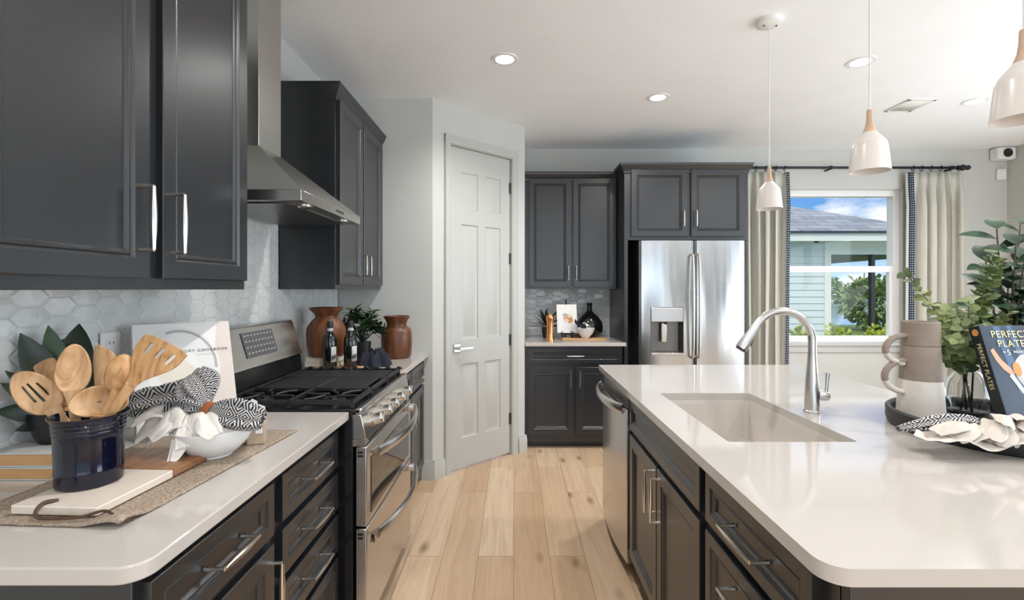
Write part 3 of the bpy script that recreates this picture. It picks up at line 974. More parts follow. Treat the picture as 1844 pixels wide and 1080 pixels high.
for (x, par) in ((FGS - 0.026, dl), (FGS + 0.026, drr)):
    pts = [(x, FGY + 0.004, 1.655)]
    for i in range(13):
        q = i / 12
        pts.append((x, FGY - 0.028 - 0.016 * math.sin(PI * q) ** 0.7, 1.650 - 0.845 * q))
    pts.append((x, FGY + 0.004, 0.80))
    MB().tube(pts, 0.0115, 12).build('handle', 'nickel', par)
ds = MB()
ds.box(DC[0] + 0.002, DC[1] - 0.002, FGY - 0.004, FGY + 0.03, 1.095, DC[3] - 0.002)
dpo = ds.build('dispenser_panel', 'steel', dl, bevel=0.006)
cv = MB()
x0, x1, z0, z1 = DC[0], DC[1], DC[2] + 0.02, 1.097
yb = FGY + 0.075
cv.add([(x0, FGY, z0), (x1, FGY, z0), (x1, FGY, z1), (x0, FGY, z1), (x0 + 0.02, yb, z0 + 0.01), (x1 - 0.02, yb, z0 + 0.01), (x1 - 0.02, yb, z1), (x0 + 0.02, yb, z1)],
       [(0, 1, 5, 4), (1, 2, 6, 5), (2, 3, 7, 6), (3, 0, 4, 7), (4, 5, 6, 7)])
cv.build('dispenser_recess', 'steel_dark', dl, recalc=False)
MB().box(DC[0], DC[1], FGY - 0.008, FGY + 0.06, DC[2], DC[2] + 0.024).build('drip_tray', 'steel', dl, bevel=0.004)
cx = (DC[0] + DC[1]) / 2 - 0.015
MB().prism([(cx - 0.022, FGY + 0.028), (cx + 0.022, FGY + 0.028), (cx + 0.026, FGY + 0.05), (cx - 0.026, FGY + 0.05)], 0.925, 1.085).build('paddle', 'nickel', dl, bevel=0.004)
MB().lathe([(0.0, 1.075), (0.012, 1.075), (0.014, 1.10)], (cx + 0.012, FGY + 0.02, 0), 12).build('spout', 'plastic_black', dl)

# ================================================================== range hood
HX, HY0, HY1, HZ = -0.792, 1.775, 2.455, 1.701
hd = thing('range_hood', 'stainless chimney range hood over the black gas range', 'range hood', (XL, 2.11, HZ))
lipH = 0.040
cX, cY0, cY1, cZ = -1.060, 1.979, 2.168, 1.965
mb = MB()
xw = XL + 0.012
vs = [(xw, HY0, HZ + lipH), (HX, HY0, HZ + lipH), (HX, HY1, HZ + lipH), (xw, HY1, HZ + lipH),
      (xw, cY0 - 0.004, cZ), (cX + 0.004, cY0 - 0.004, cZ), (cX + 0.004, cY1 + 0.004, cZ), (xw, cY1 + 0.004, cZ)]
mb.add(vs, [(0, 1, 5, 4), (1, 2, 6, 5), (2, 3, 7, 6), (3, 0, 4, 7), (4, 5, 6, 7)])
mb.build('canopy', 'steel_hood', hd, bevel=0.002, recalc=False)
lp = MB().box(xw, HX, HY0, HY1, HZ, HZ + lipH).build('lip', 'steel_hood', hd, bevel=0.002)
ch = MB().box(xw, cX, cY0, cY1, cZ - 0.01, ZC).build('chimney', 'steel_hood', hd, bevel=0.002)
v_ = MB()
for k in range(5):
    v_.tube([(xw + 0.105, cY0 - 0.0006, 2.085 + 0.014 * k), (xw + 0.105, cY0 + 0.002, 2.085 + 0.014 * k)], 0.0038, 8)
v_.build('vent_holes', 'plastic_black', ch)
MB().box(xw + 0.05, HX - 0.06, HY0 + 0.04, HY1 - 0.04, HZ - 0.006, HZ).build('filter', 'steel_dark', hd, bevel=0.002)
for y in (HY0 + 0.13, HY1 - 0.13):
    MB().lathe([(0.0, HZ - 0.008), (0.022, HZ - 0.008), (0.03, HZ - 0.004), (0.03, HZ)], (HX - 0.045, y, 0), 20).build('hood_lamp', 'nickel', hd)
# brand mark: a short row of dark letters in the lip
mk = MB()
for k in range(9):
    y = 2.125 + 0.011 * k
    mk.box(HX, HX + 0.0008, y, y + 0.007, HZ + 0.015, HZ + 0.024)
mk.build('badge', 'plastic_black', lp)

# ================================================================== gas range
RY0, RY1 = 1.772, 2.528
rg = thing('gas_range', 'stainless and black double-oven gas range', 'range', (-0.9, 2.15, 0))
MB().box(XL + 0.02, -0.600, RY0, RY1, 0.07, 0.905).build('body', 'enamel_black', rg, bevel=0.002)
MB().box(XL + 0.08, -0.66, RY0 + 0.02, RY1 - 0.02, 0, 0.07).build('base', 'plastic_black', rg)
ck = MB().box(XL + 0.06, -0.572, RY0, RY1, 0.905, 0.922).build('cooktop', 'enamel_black', rg, bevel=0.004)
MB().box(-0.590, -0.566, RY0, RY1, 0.900, 0.925).build('front_rail', 'steel', rg, bevel=0.004)
cpan = MB().prism([(-0.60, 0.902), (-0.570, 0.902), (-0.546, 0.808), (-0.60, 0.808)], RY0, RY1, 'y').build('control_panel', 'steel', rg, bevel=0.003)
kd = V(0.094, 0, 0.024).normalized()
for k, y in enumerate((1.875, 2.005, 2.125, 2.245, 2.385)):
    c0 = V(-0.558, y, 0.855)
    kb = MB().tube([c0 - kd * 0.004, c0 + kd * 0.008, c0 + kd * 0.009, c0 + kd * 0.040, c0 + kd * 0.044], [0.029, 0.029, 0.023, 0.0205, 0.017], 20)
    ko = kb.build('knob', 'nickel', cpan)
    q = V(0, 0.6, 0.8)
    MB().box(-0.004, 0.004, -0.021, 0.021, 0.040, 0.052, Matrix.Translation(c0) @ Matrix(((0, 0, kd.x), (1, 0, 0), (0, 1, kd.z))).to_4x4()).build('grip', 'nickel', ko, bevel=0.0015)
vg = MB()
for k in range(18):
    y = RY0 + 0.06 + k * 0.036
    vg.box(-0.575, -0.5535, y, y + 0.022, 0.787, 0.803)
MB().box(-0.60, -0.556, RY0 + 0.004, RY1 - 0.004, 0.782, 0.808).build('vent_strip', 'steel', rg)
vg.build('vent_slots', 'plastic_black', rg)
def oven_door(z0, z1, hz, win, badge):
    d_ = MB().box(-0.590, -0.548, RY0 + 0.003, RY1 - 0.003, z0, z1).build('oven_door', 'steel', rg, bevel=0.004)
    if win:
        MB().box(-0.549, -0.5455, RY0 + 0.055, RY1 - 0.055, z0 + 0.03, z1 - 0.055).build('oven_window', 'oven_glass', d_, bevel=0.001)
    pts = [(-0.545, RY0 + 0.045, hz)]
    for i in range(15):
        q = i / 14
        pts.append((-0.515 + 0.050 * math.sin(PI * q) ** 0.8, RY0 + 0.045 + (RY1 - RY0 - 0.09) * q, hz))
    pts.append((-0.545, RY1 - 0.045, hz))
    hnd = MB().tube(pts, 0.021, 14, flat=0.48, up=(1, 0, 0)).build('handle', 'steel', d_)
    if badge:
        MB().box(-0.545, -0.541, RY0 + 0.075, RY0 + 0.115, hz - 0.055, hz - 0.022).build('badge', 'plastic_black', d_, bevel=0.001)
        MB().box(-0.541, -0.5405, RY0 + 0.081, RY0 + 0.109, hz - 0.049, hz - 0.028).build('badge_mark', 'nickel', d_)
    sl = MB()
    for k in range(2):
        sl.box(-0.582, -0.562, RY0 + 0.002, RY0 + 0.0032, z1 - 0.024 - 0.014 * k, z1 - 0.016 - 0.014 * k)
    sl.build('side_slots', 'plastic_black', d_)
oven_door(0.482, 0.780, 0.752, True, False)
oven_door(0.095, 0.474, 0.440, False, True)
# back guard
bg = MB().prism([(XL + 0.02, 0.905), (-1.118, 0.905), (-1.132, 1.035), (XL + 0.02, 1.035)], RY0, RY1, 'y').build('back_guard', 'enamel_black', rg, bevel=0.003)
cp = MB().prism([(XL + 0.02, 1.03), (-1.118, 1.03), (-1.128, 1.045), (-1.175, 1.20), (-1.185, 1.207), (XL + 0.02, 1.207)], RY0, RY1, 'y').build('display_panel', 'steel', rg, bevel=0.003)
ax = V(-0.047, 0, 0.155).normalized()          # up the sloping face
nx = V(0.155, 0, 0.047).normalized()
F0 = V(-1.128, 2.0, 1.045) + nx * 0.0012
def on_face(a, y, h_):
    return V(F0.x, y, F0.z) + ax * a + nx * h_
dsp = MB()
for (a0, a1, ya, yb_, th) in ((0.028, 0.140, 2.03, 2.29, 0.002),):
    q = [on_face(a0, ya, 0), on_face(a0, yb_, 0), on_face(a1, yb_, 0), on_face(a1, ya, 0)]
    dsp.add(q + [p + nx * th for p in q], [(0, 1, 2, 3), (4, 5, 6, 7), (0, 1, 5, 4), (1, 2, 6, 5), (2, 3, 7, 6), (3, 0, 4, 7)])
dpl = dsp.build('display', 'display_gray', cp)
rng = random.Random(11)
for rI in range(4):
    bt = MB()
    for cI in range(9):
        a, y = 0.044 + rI * 0.026, 2.045 + cI * 0.027
        q = [on_face(a, y, 0.0026), on_face(a, y + 0.012, 0.0026), on_face(a + 0.006, y + 0.012, 0.0026), on_face(a + 0.006, y, 0.0026)]
        bt.add(q, [(0, 1, 2, 3)])
    bt.build('key_row', 'print_gray', dpl)
# burners and grates
for (x, y, r_) in ((-0.72, 1.90, 0.045), (-1.0, 1.90, 0.036), (-0.86, 2.15, 0.05), (-0.72, 2.40, 0.036), (-1.0, 2.40, 0.045)):
    MB().lathe([(0.0, 0.938), (r_ * 0.8, 0.938), (r_ * 0.85, 0.932), (r_, 0.931), (r_ + 0.006, 0.922)], (x, y, 0), 24).build('burner', 'cast_iron', rg)
def grate(y0, y1):
    g = MB()
    X0, X1 = -1.105, -0.600
    zt, zb = 0.952, 0.936
    for y in (y0 + 0.006, y1 - 0.006):
        g.box(X0, X1, y - 0.006, y + 0.006, zb, zt)
    for x in (X0, (X0 + X1) / 2, X1 - 0.012):
        g.box(x, x + 0.012, y0, y1, zb, zt)
    for (x, y) in ((X0, y0), (X1 - 0.014, y0), (X0, y1 - 0.014), (X1 - 0.014, y1 - 0.014), ((X0 + X1) / 2, y0), ((X0 + X1) / 2, y1 - 0.014)):
        g.box(x, x + 0.014, y, y + 0.014, 0.922, zb + 0.002)
    return g, X0, X1, zt, zb
g, X0, X1, zt, zb = grate(RY0 + 0.012, 2.024)
yc = (RY0 + 0.012 + 2.024) / 2
for cxg in (-0.72, -0.985):
    for k in range(6):
        a = k * PI / 3 + 0.3
        p0 = V(cxg + 0.03 * math.cos(a), yc + 0.03 * math.sin(a), zt - 0.006)
        p2 = V(cxg + 0.122 * math.cos(a + 0.5), yc + 0.113 * math.sin(a + 0.5), zt - 0.006)
        p1 = (p0 + p2) / 2 + V(-math.sin(a), math.cos(a), 0) * 0.02
        g.tube([p0, p1, p2], 0.0062, 8)
g.build('grate', 'cast_iron', rg, bevel=0.002)
g, X0, X1, zt, zb = grate(2.028, 2.272)
g.box(X0 + 0.03, X1 - 0.04, 2.036, 2.264, zb + 0.002, zt - 0.003)
g.build('griddle_plate', 'cast_iron', rg, bevel=0.003)
g, X0, X1, zt, zb = grate(2.276, RY1 - 0.012)
g.box(X0 + 0.02, X1 - 0.03, 2.29, RY1 - 0.05, zb, zt - 0.004)
for k in range(9):
    x = X0 + 0.02 + k * 0.058
    g.prism([(x, zt - 0.004), (x + 0.010, zt + 0.010), (x + 0.026, zt + 0.010), (x + 0.036, zt - 0.004)], RY1 - 0.03, RY1 - 0.014, 'y')
g.build('grate', 'cast_iron', rg, bevel=0.002)

# ================================================================== ceiling fittings
def recessed(loc, label):
    R = thing('recessed_light', label, 'ceiling light', loc, 0, 'recessed ceiling lights')
    MB().lathe([(0.052, -0.001), (0.056, -0.006), (0.076, -0.004), (0.078, 0.0)], (0, 0, 0), 32).build('trim_ring', 'plastic_white', R, world=False)
    MB().lathe([(0.0, -0.003), (0.053, -0.003)], (0, 0, 0), 32).build('lens', 'lamp_lens', R, world=False)
    l = add_light('lamp', 'SPOT', (0, 0, -0.02), (0, 0, 0), LAMP_W, (1.0, 0.98, 0.95), spot_size=math.radians(150), spot_blend=0.8, shadow_soft_size=0.05)
    l.parent = R
    return R
l0 = recessed((-0.053, 2.836, ZC), 'round recessed ceiling light in front of the pantry door')
copy_tree(l0, (1.032, 3.403, ZC), 'round recessed ceiling light in front of the refrigerator')
copy_tree(l0, (2.093, 2.87, ZC), 'round recessed ceiling light behind the middle pendant cord')
copy_tree(l0, (3.365, 3.474, ZC), 'round recessed ceiling light right of the ceiling vent')
# further lights of the same grid over the part of the room behind the camera
for (x, y) in ((-0.05, 1.2), (-0.05, -0.6), (2.1, 0.4), (3.37, 1.6), (1.0, -1.6)):
    copy_tree(l0, (x, y, ZC), 'round recessed ceiling light over the room behind the camera')

def pendant(loc, label, drop):
    R = thing('pendant_light', label, 'pendant light', loc, 0, 'pendants over the island')
    z = -drop
    MB().lathe([(0.0, -0.03), (0.04, -0.03), (0.058, -0.022), (0.062, 0.0)], (0, 0, 0), 28).build('canopy', 'plastic_white', R, world=False)
    sc_ = MB()
    for s_ in (-1, 1):
        sc_.lathe([(0.0, -0.036), (0.004, -0.036), (0.005, -0.028)], (s_ * 0.032, -0.01, 0), 8)
    sc_.build('screws', 'steel_dark', R, world=False)
    MB().tube([(0, 0, -0.02), (0, 0, z + 0.21)], 0.0026, 8).build('cord', 'plastic_white', R, world=False)
    MB().lathe([(0.0, z + 0.215), (0.008, z + 0.215), (0.009, z + 0.208), (0.010, z + 0.18), (0.013, z + 0.158), (0.0205, z + 0.138), (0.021, z + 0.136)], (0, 0, 0), 24).build('neck', 'pendant_wood', R, world=False)
    MB().lathe([(0.0205, z + 0.137), (0.024, z + 0.132), (0.042, z + 0.110), (0.050, z + 0.098), (0.053, z + 0.085), (0.0615, z + 0.002), (0.0615, z), (0.0595, z), (0.0505, z + 0.083), (0.044, z + 0.096), (0.018, z + 0.126)], (0, 0, 0), 40).build('shade', 'pendant_white', R, world=False)
    MB().lathe([(0.0, z + 0.02), (0.02, z + 0.03), (0.024, z + 0.05), (0.014, z + 0.08), (0.012, z + 0.12)], (0, 0, 0), 16).build('bulb', 'paper_white', R, world=False)
    return R
p0 = pendant((1.305, 2.43, ZC), 'small white pendant in front of the left curtain', ZC - 1.778)
copy_tree(p0, (1.240, 1.658, ZC), 'white bell pendant in front of the window top')
copy_tree(p0, (1.228, 1.145, ZC), 'largest-looking white pendant at the top right edge')

vt = thing('ceiling_vent', 'white rectangular ceiling air vent between two recessed lights', 'vent', (2.955, 3.55, ZC))
m_ = MB()
m_.box(-0.10, 0.10, -0.12, -0.10, -0.008, 0).box(-0.10, 0.10, 0.10, 0.12, -0.008, 0).box(-0.10, -0.08, -0.12, 0.12, -0.008, 0).box(0.08, 0.10, -0.12, 0.12, -0.008, 0)
m_.build('frame', 'plastic_white', vt, world=False, bevel=0.001)
m_ = MB()
for k in range(9):
    x = -0.076 + k * 0.0185
    m_.add([(x, -0.1, -0.001), (x, 0.1, -0.001), (x + 0.014, 0.1, -0.009), (x + 0.014, -0.1, -0.009)], [(0, 1, 2, 3)])
m_.build('louvres', 'plastic_white', vt, world=False, solid=0.0012)

# wall devices
sc = thing('security_camera', 'white security camera high in the back right corner', 'camera', (4.735, YB, 2.69))
MB().box(-0.085, 0.09, -0.10, 0, -0.075, 0.045).build('housing', 'plastic_white', sc, world=False, bevel=0.02, seg=4)
ln = MB().lathe([(0.0, 0.008), (0.018, 0.008), (0.022, 0.012), (0.040, 0.010), (0.042, 0.0)], (0, 0, 0), 24, Matrix.Translation((0.0, -0.10, -0.015)) @ Matrix.Rotation(PI / 2, 4, 'X'))
ln.build('lens', 'plastic_black', sc, world=False)
sn = thing('motion_sensor', 'small white motion sensor on the wall below the security camera', 'sensor', (4.755, YB, 2.49))
MB().box(-0.042, 0.042, -0.035, 0, -0.06, 0.05).build('housing', 'plastic_white', sn, world=False, bevel=0.012, seg=3)
MB().box(-0.03, 0.03, -0.038, -0.034, -0.025, 0.015).build('lens', 'lining', sn, world=False, bevel=0.002)
ot = thing('wall_outlet', 'white wall outlet in the tile behind the utensils', 'outlet', (XL + 0.012, 1.475, 1.178))
MB().box(0, 0.005, -0.036, 0.036, -0.058, 0.058).build('cover_plate', 'plastic_white', ot, world=False, bevel=0.002)
m_ = MB()
for z in (-0.024, 0.024):
    m_.box(0.005, 0.007, -0.017, 0.017, z - 0.016, z + 0.016)
so = m_.build('socket', 'plastic_white', ot, world=False, bevel=0.001)
m_ = MB()
for z in (-0.024, 0.024):
    for y in (-0.007, 0.007):
        m_.box(0.0068, 0.0074, y - 0.0013, y + 0.0013, z - 0.004, z + 0.006)
m_.build('slots', 'print_dark', so, world=False)

# ================================================================== curtains
RZ, RYc = 2.535, 4.575
rd = thing('curtain_rod', 'black curtain rod with ball finial above the window', 'curtain rod', (3.3, RYc, RZ))
MB().tube([(2.06, RYc, RZ), (4.27, RYc, RZ)], 0.0125, 14).build('rod', 'dark_bronze', rd)
fin = MB()
Mf = Matrix.Translation((4.27, RYc, RZ)) @ Matrix.Rotation(PI / 2, 4, 'Y')
fin.lathe([(0.0, -0.01), (0.020, -0.008), (0.021, 0.004), (0.012, 0.012), (0.013, 0.02), (0.026, 0.034), (0.030, 0.048), (0.026, 0.062), (0.015, 0.072), (0.013, 0.078), (0.020, 0.086), (0.024, 0.098), (0.018, 0.112), (0.0, 0.118)], (0, 0, 0), 20, Mf)
fin.build('finial', 'dark_bronze', rd)
for x in (2.10, 3.05, 4.22):
    MB().tube([(x, YB, RZ - 0.01), (x, RYc + 0.01, RZ - 0.01)], 0.009, 10).lathe([(0.0, -0.004), (0.03, -0.004), (0.032, 0.0)], (0, 0, 0), 16, Matrix.Translation((x, YB, RZ - 0.01)) @ Matrix.Rotation(PI / 2, 4, 'X')).lathe(
        [(0.018, -0.01), (0.018, 0.01), (0.0125, 0.01), (0.0125, -0.01)], (0, 0, 0), 16, Matrix.Translation((x, RYc, RZ)) @ Matrix.Rotation(PI / 2, 4, 'Y')).build('bracket', 'dark_bronze', rd)
def curtain(x0, x1, n, label, tape_x, flare, seed):
    R = thing('curtain', label, 'curtain', ((x0 + x1) / 2, RYc, 0), 0)
    zt_, zb_ = RZ - 0.045, 0.02
    rng = random.Random(seed)
    ph = [rng.uniform(-0.3, 0.3) for _ in range(n + 1)]
    def fn(u, v):
        z = zt_ + (zb_ - zt_) * v
        k = min(1, v / 0.14)
        amp = 0.014 + 0.026 * k
        a = u * n * 2 * PI
        uu = u + 0.035 * math.sin(2 * PI * u + ph[0] * 8) + 0.02 * math.sin(5 * PI * u + ph[1] * 9)
        q = math.cos(uu * n * 2 * PI + 0.5 * k * math.sin(2.2 * v + 7 * u + ph[2] * 9))
        sq = math.copysign(abs(q) ** (0.55 if k < 1 else 0.8), q)
        xx = x0 + (x1 - x0) * u + flare * v * (u - 0.5) + 0.010 * math.sin(a * 2) * k
        return V(xx, RYc - amp * sq + 0.004 * math.sin(7 * v + 5 * u), z)
    MB().grid(fn, n * 18, 30).build('panel', 'linen', R, solid=0.002, smooth=60)
    u0 = 0.0 if tape_x < 0 else 1.0
    def ft(u, v):
        p = fn(u0, v)
        d_ = -1 if tape_x < 0 else 1
        return V(p.x + d_ * (u - 0.1) * 0.040, p.y - 0.010 + 0.02 * u, p.z)
    MB().grid(ft, 2, 60, (3, 110)).build('trim_tape', 'dotted_tape', R, solid=0.002, smooth=60)
    def fl(u, v):
        p = fn(u0, v)
        d_ = -1 if tape_x < 0 else 1
        return V(p.x + d_ * (0.034 + u * 0.012), p.y + 0.014 + 0.02 * u, p.z)
    MB().grid(fl, 2, 30).build('lining_edge', 'lining', R, solid=0.002, smooth=60)
    for k in range(n + 1):
        x = x0 + (x1 - x0) * (k / n)
        x = min(max(x, x0 + 0.01), x1 - 0.01)
        c_ = [(x + 0.003 * math.sin(a), RYc + 0.021 * math.cos(a), RZ - 0.006 + 0.021 * math.sin(a)) for a in [2 * PI * i / 16 for i in range(17)]]
        MB().tube(c_, 0.0032, 8, caps=False).tube([(x, RYc, RZ - 0.027), (x, RYc - 0.005, RZ - 0.06)], 0.0022, 6).build('ring', 'dark_bronze', R)
    return R
curtain(2.235, 2.615, 4, 'greige pleated curtain with navy dotted edge, between refrigerator and window', 1, 0.0, 1)
curtain(3.830, 4.290, 5, 'greige pleated curtain with navy dotted edge, right of the window', -1, 0.06, 2)

# ================================================================== outside the window
struct(MB().box(-20, 140, 4.95, 130, -0.35, -0.30).build('ground', 'grass', smooth=0))
struct(MB().box(2, 120, 22, 72, -0.30, -0.285).build('pond', 'pond_water', smooth=0))
hs = thing('house', 'neighbouring house with pale lap siding and grey shingle hip roof', 'house', (5.5, 9.0, -0.3))
w = MB()
z = -0.3
while z < 2.30:
    w.prism([(9.0 - 0.016, z), (9.0, z + 0.127), (9.14, z + 0.127), (9.14, z)], 2.0, 5.90, 'x')
    z += 0.127
w.box(2.0, 5.90, 9.02, 13.5, -0.3, 2.35)
w.build('wall', 'siding', hs, smooth=0)
MB().box(5.86, 5.98, 8.96, 9.14, -0.3, 2.30).build('corner_board', 'house_trim', hs, bevel=0.004)
MB().box(2.0, 7.93, 8.58, 8.61, 2.235, 2.40).box(7.90, 7.93, 8.58, 14.0, 2.235, 2.40).build('fascia', 'house_trim', hs)
MB().box(2.0, 7.93, 8.61, 14.0, 2.255, 2.275).build('soffit', 'house_trim', hs)
MB().box(5.98, 7.8, 8.98, 9.12, 2.02, 2.26).build('beam', 'house_trim', hs)
MB().box(5.92, 5.97, 9.14, 13.0, -0.3, 2.25).build('lanai_wall', 'lanai_stone', hs)
MB().box(5.98, 7.8, 9.12, 13.4, 1.99, 2.03).build('lanai_ceiling', 'lanai_stone', hs)
for x in (6.80, 7.72):
    MB().box(x - 0.035, x + 0.035, 9.0, 9.08, -0.3, 2.02).build('lanai_post', 'bronze_frame', hs)
for x in (6.35, 7.0):
    MB().box(x - 0.02, x + 0.02, 13.3, 13.36, -0.3, 2.0).build('lanai_post', 'bronze_frame', hs)
MB().box(5.98, 7.72, 13.3, 13.36, 0.72, 0.78).box(5.98, 7.72, 13.3, 13.36, 1.90, 2.0).build('lanai_rail', 'bronze_frame', hs)
MB().lathe([(0.0, -0.035), (0.03, -0.03), (0.045, 0.0)], (5.6, 8.8, 2.255), 12).build('eave_camera', 'plastic_black', hs)
rz = 2.40
rf_ = MB()
def shing(vs):
    o0 = V(*vs[0])
    uvs = [[(p[0] if k == 0 else p[1], math.hypot((p[1] - o0.y) if k == 0 else (p[0] - o0.x), p[2] - o0.z)) for p in vs] for k in (0,)]
    rf_.add(vs, [tuple(range(len(vs)))], None, uvs)
shing([(0.0, 8.58, rz), (7.93, 8.58, rz), (4.93, 11.58, rz + 1.26), (0.0, 11.58, rz + 1.26)])
shing([(7.93, 8.58, rz), (7.93, 14.58, rz), (4.93, 11.58, rz + 1.26)])
shing([(0.0, 14.58, rz), (0.0, 11.58, rz + 1.26), (4.93, 11.58, rz + 1.26), (7.93, 14.58, rz)])
rf_.build('roof', 'shingle', hs, smooth=0, weld=False)
MB().box(0.0, 7.97, 8.54, 8.60, 2.375, 2.412).build('drip_edge', 'bronze_frame', hs)

def leafball(c, rx, ry, rz_, n, L, seed):
    rng = random.Random(seed)
    mb = MB()
    c = Vector(c)
    for _ in range(n):
        d_ = V(rng.gauss(0, 1), rng.gauss(0, 1), rng.gauss(0, 1)).normalized()
        q = rng.uniform(0.55, 1.0) * (1 + 0.25 * noise.noise(d_ * 2.2 + V(seed, 0, 0)))
        p = c + V(d_.x * rx * q, d_.y * ry * q, d_.z * rz_ * q)
        dd = (d_ + V(rng.uniform(-.8, .8), rng.uniform(-.8, .8), rng.uniform(-.4, .8))).normalized()
        mb.leaf(p, dd, V(rng.uniform(-1, 1), rng.uniform(-1, 1), 1).normalized(), L * rng.uniform(.7, 1.3), L * 0.33, nt=3)
    return mb
for i, (x, y, rx, lb) in enumerate(((4.12, 6.9, 0.22, 'leftmost yellow-green shrub under the window view'), (4.76, 7.0, 0.22, 'middle yellow-green shrub under the window view'),
                                    (5.38, 7.05, 0.22, 'yellow-green shrub in front of the neighbour house corner'))):
    s_ = thing('shrub', lb, 'shrub', (x, y, -0.3), 0, 'shrubs outside the window')
    leafball((x, y, 0.32), rx, rx, 0.50, 620, 0.085, 20 + i).build('foliage', 'leaf_bright', s_, smooth=0, weld=False)
    MB().tube([(x, y, -0.3), (x + 0.02, y, 0.3)], 0.02, 8).build('stem', 'bark', s_)
for i, (x, y, h_, rx, lb) in enumerate(((14.4, 19.0, 1.9, 1.5, 'olive-green tree beyond the neighbour porch, largest of the row'), (50.0, 77.0, 3.4, 3.6, 'far green tree across the pond behind the left of the porch'),
                                        (57.4, 77.0, 2.9, 3.6, 'far green tree across the pond behind the porch post'), (64.8, 77.0, 3.6, 3.6, 'far green tree across the pond farthest to the right'))):
    s_ = thing('tree', lb, 'tree', (x, y, -0.3), 0, 'trees beyond the neighbour house')
    leafball((x, y, h_ * 0.5 - 0.1), rx * 0.82, rx * 0.82, h_ * 0.5, 1100, 0.12 + 0.09 * rx, 40 + i).build('foliage', 'leaf_tree', s_, smooth=0, weld=False)
    MB().tube([(x, y, -0.3), (x, y, h_ * 0.5)], 0.1, 8).build('trunk', 'bark', s_)

# ================================================================== books
def book(name, label, loc, rot, wd, hh, th, cover, pages='paper_cream', group=None, spine='left'):
    """upright in its own frame: x width, z height, front cover towards -y, spine at x = 0"""
    R = thing(name, label, 'book', loc, 0, group, rot)
    c_ = 0.003
    mb = MB().box(0, wd, 0, c_, 0, hh).box(0, wd, th - c_, th, 0, hh).box(0, c_, 0, th, 0, hh)
    cv_ = mb.build('cover', cover, R, bevel=0.001, world=False, weld=False)
    MB().box(c_, wd - 0.004, c_, th - c_, 0.003, hh - 0.003).build('pages', pages, R, world=False)
    return R, cv_
def deco(cv_, name, mb, mat, label=None):
    return mb.build(name, mat, cv_, world=False, smooth=0, label=label, weld=False)
def disc(cx_, cz_, rx, rz_, y, a0=0, a1=2 * PI, n=40, inner=0.0, th=0.0004):
    mb = MB()
    o_ = [(cx_ + rx * math.cos(a0 + (a1 - a0) * i / n), cz_ + rz_ * math.sin(a0 + (a1 - a0) * i / n)) for i in range(n + 1)]
    if inner <= 0:
        pl = o_ if a1 - a0 < 2 * PI - 0.01 else o_[:-1]
        mb.prism(pl, y - th, y, 'y')
    else:
        for i in range(n):
            a_, b2 = o_[i], o_[i + 1]
            f_ = lambda p: (cx_ + (p[0] - cx_) * inner, cz_ + (p[1] - cz_) * inner)
            c2, d2 = f_(b2), f_(a_)
            mb.add([(a_[0], y - th, a_[1]), (b2[0], y - th, b2[1]), (c2[0], y - th, c2[1]), (d2[0], y - th, d2[1])], [(0, 1, 2, 3)])
    return mb

# large white cookbook leaning in the corner behind the bowl
BW, BH, BT = 0.272, 0.365, 0.032
yaw, lean = math.radians(45), math.radians(-21)
R, cv_ = book('cookbook', 'large white cookbook with plate on its cover leaning behind the bowl', (-1.1125, 1.405, 0.9155), (lean, 0, yaw), BW, BH, BT, 'paper_white', 'paper_white')
deco(cv_, 'spine_strip', MB().box(-0.0006, 0.0, 0.0, BT, 0.0, BH), 'book_gray')
deco(cv_, 'cover_picture', MB().prism([(0.19, 0.0), (BW, 0.0), (BW, BH), (0.235, BH)], -0.0004, 0, 'y'), 'cover_rose')
deco(cv_, 'cover_plate', disc(0.115, 0.21, 0.118, 0.140, -0.0004), 'bowl_glaze')
deco(cv_, 'plate_shadow', disc(0.120, 0.215, 0.105, 0.126, -0.0009, -0.1, 1.9, 30, 0.93), 'print_gray')
deco(cv_, 'plate_well', disc(0.10, 0.21, 0.07, 0.085, -0.0009), 'paper_white')
deco(cv_, 'cover_napkin', MB().prism([(0.02, 0.30), (0.06, 0.325), (0.20, 0.16), (0.21, 0.10), (0.12, 0.02)], -0.0016, -0.001, 'y'), 'paper_cream')
tx = text_mb('LAUNDRY COOKBOOK', 0.0125, 0.0003, 'RIGHT', 1.35)
deco(cv_, 'title', shifted(tx, BW - 0.012, -0.0022, 0.262), 'print_dark')
deco(cv_, 'subtitle', MB().box(BW - 0.10, BW - 0.055, -0.0015, -0.0010, 0.250, 0.2515), 'print_gray')

# two old books lying behind the crock (page ends towards the camera)
def flat_book(label, x0, x1, y0, y1, z0, th, cover, group, pages='paper_cream', rz_=0.0):
    R = thing('book', label, 'book', ((x0 + x1) / 2, (y0 + y1) / 2, z0), rz_, group)
    hx_, hy_ = (x1 - x0) / 2, (y1 - y0) / 2
    mb = MB().box(-hx_, hx_, -hy_, hy_, 0, 0.0035).box(-hx_, hx_, -hy_, hy_, th - 0.0035, th).box(hx_ - 0.004, hx_, -hy_, hy_, 0, th)
    mb.build('cover', cover, R, bevel=0.0008, world=False, weld=False)
    MB().box(-hx_ + 0.004, hx_ - 0.004, -hy_ + 0.003, hy_ - 0.003, 0.0035, th - 0.0035).build('pages', pages, R, world=False)
plain('page_tan', (0.56, 0.32, 0.14), 0.7, 0, 0.06, 60)
flat_book('grey old book with tan pages, lower of two behind the crock', -1.250, -1.088, 1.130, 1.215, 0.9145, 0.031, 'book_gray', 'books behind the crock', 'page_tan')
flat_book('grey old book with tan pages, on top of another behind the crock', -1.250, -1.086, 1.132, 1.215, 0.946, 0.033, 'book_gray', 'books behind the crock', 'page_tan', 0.02)

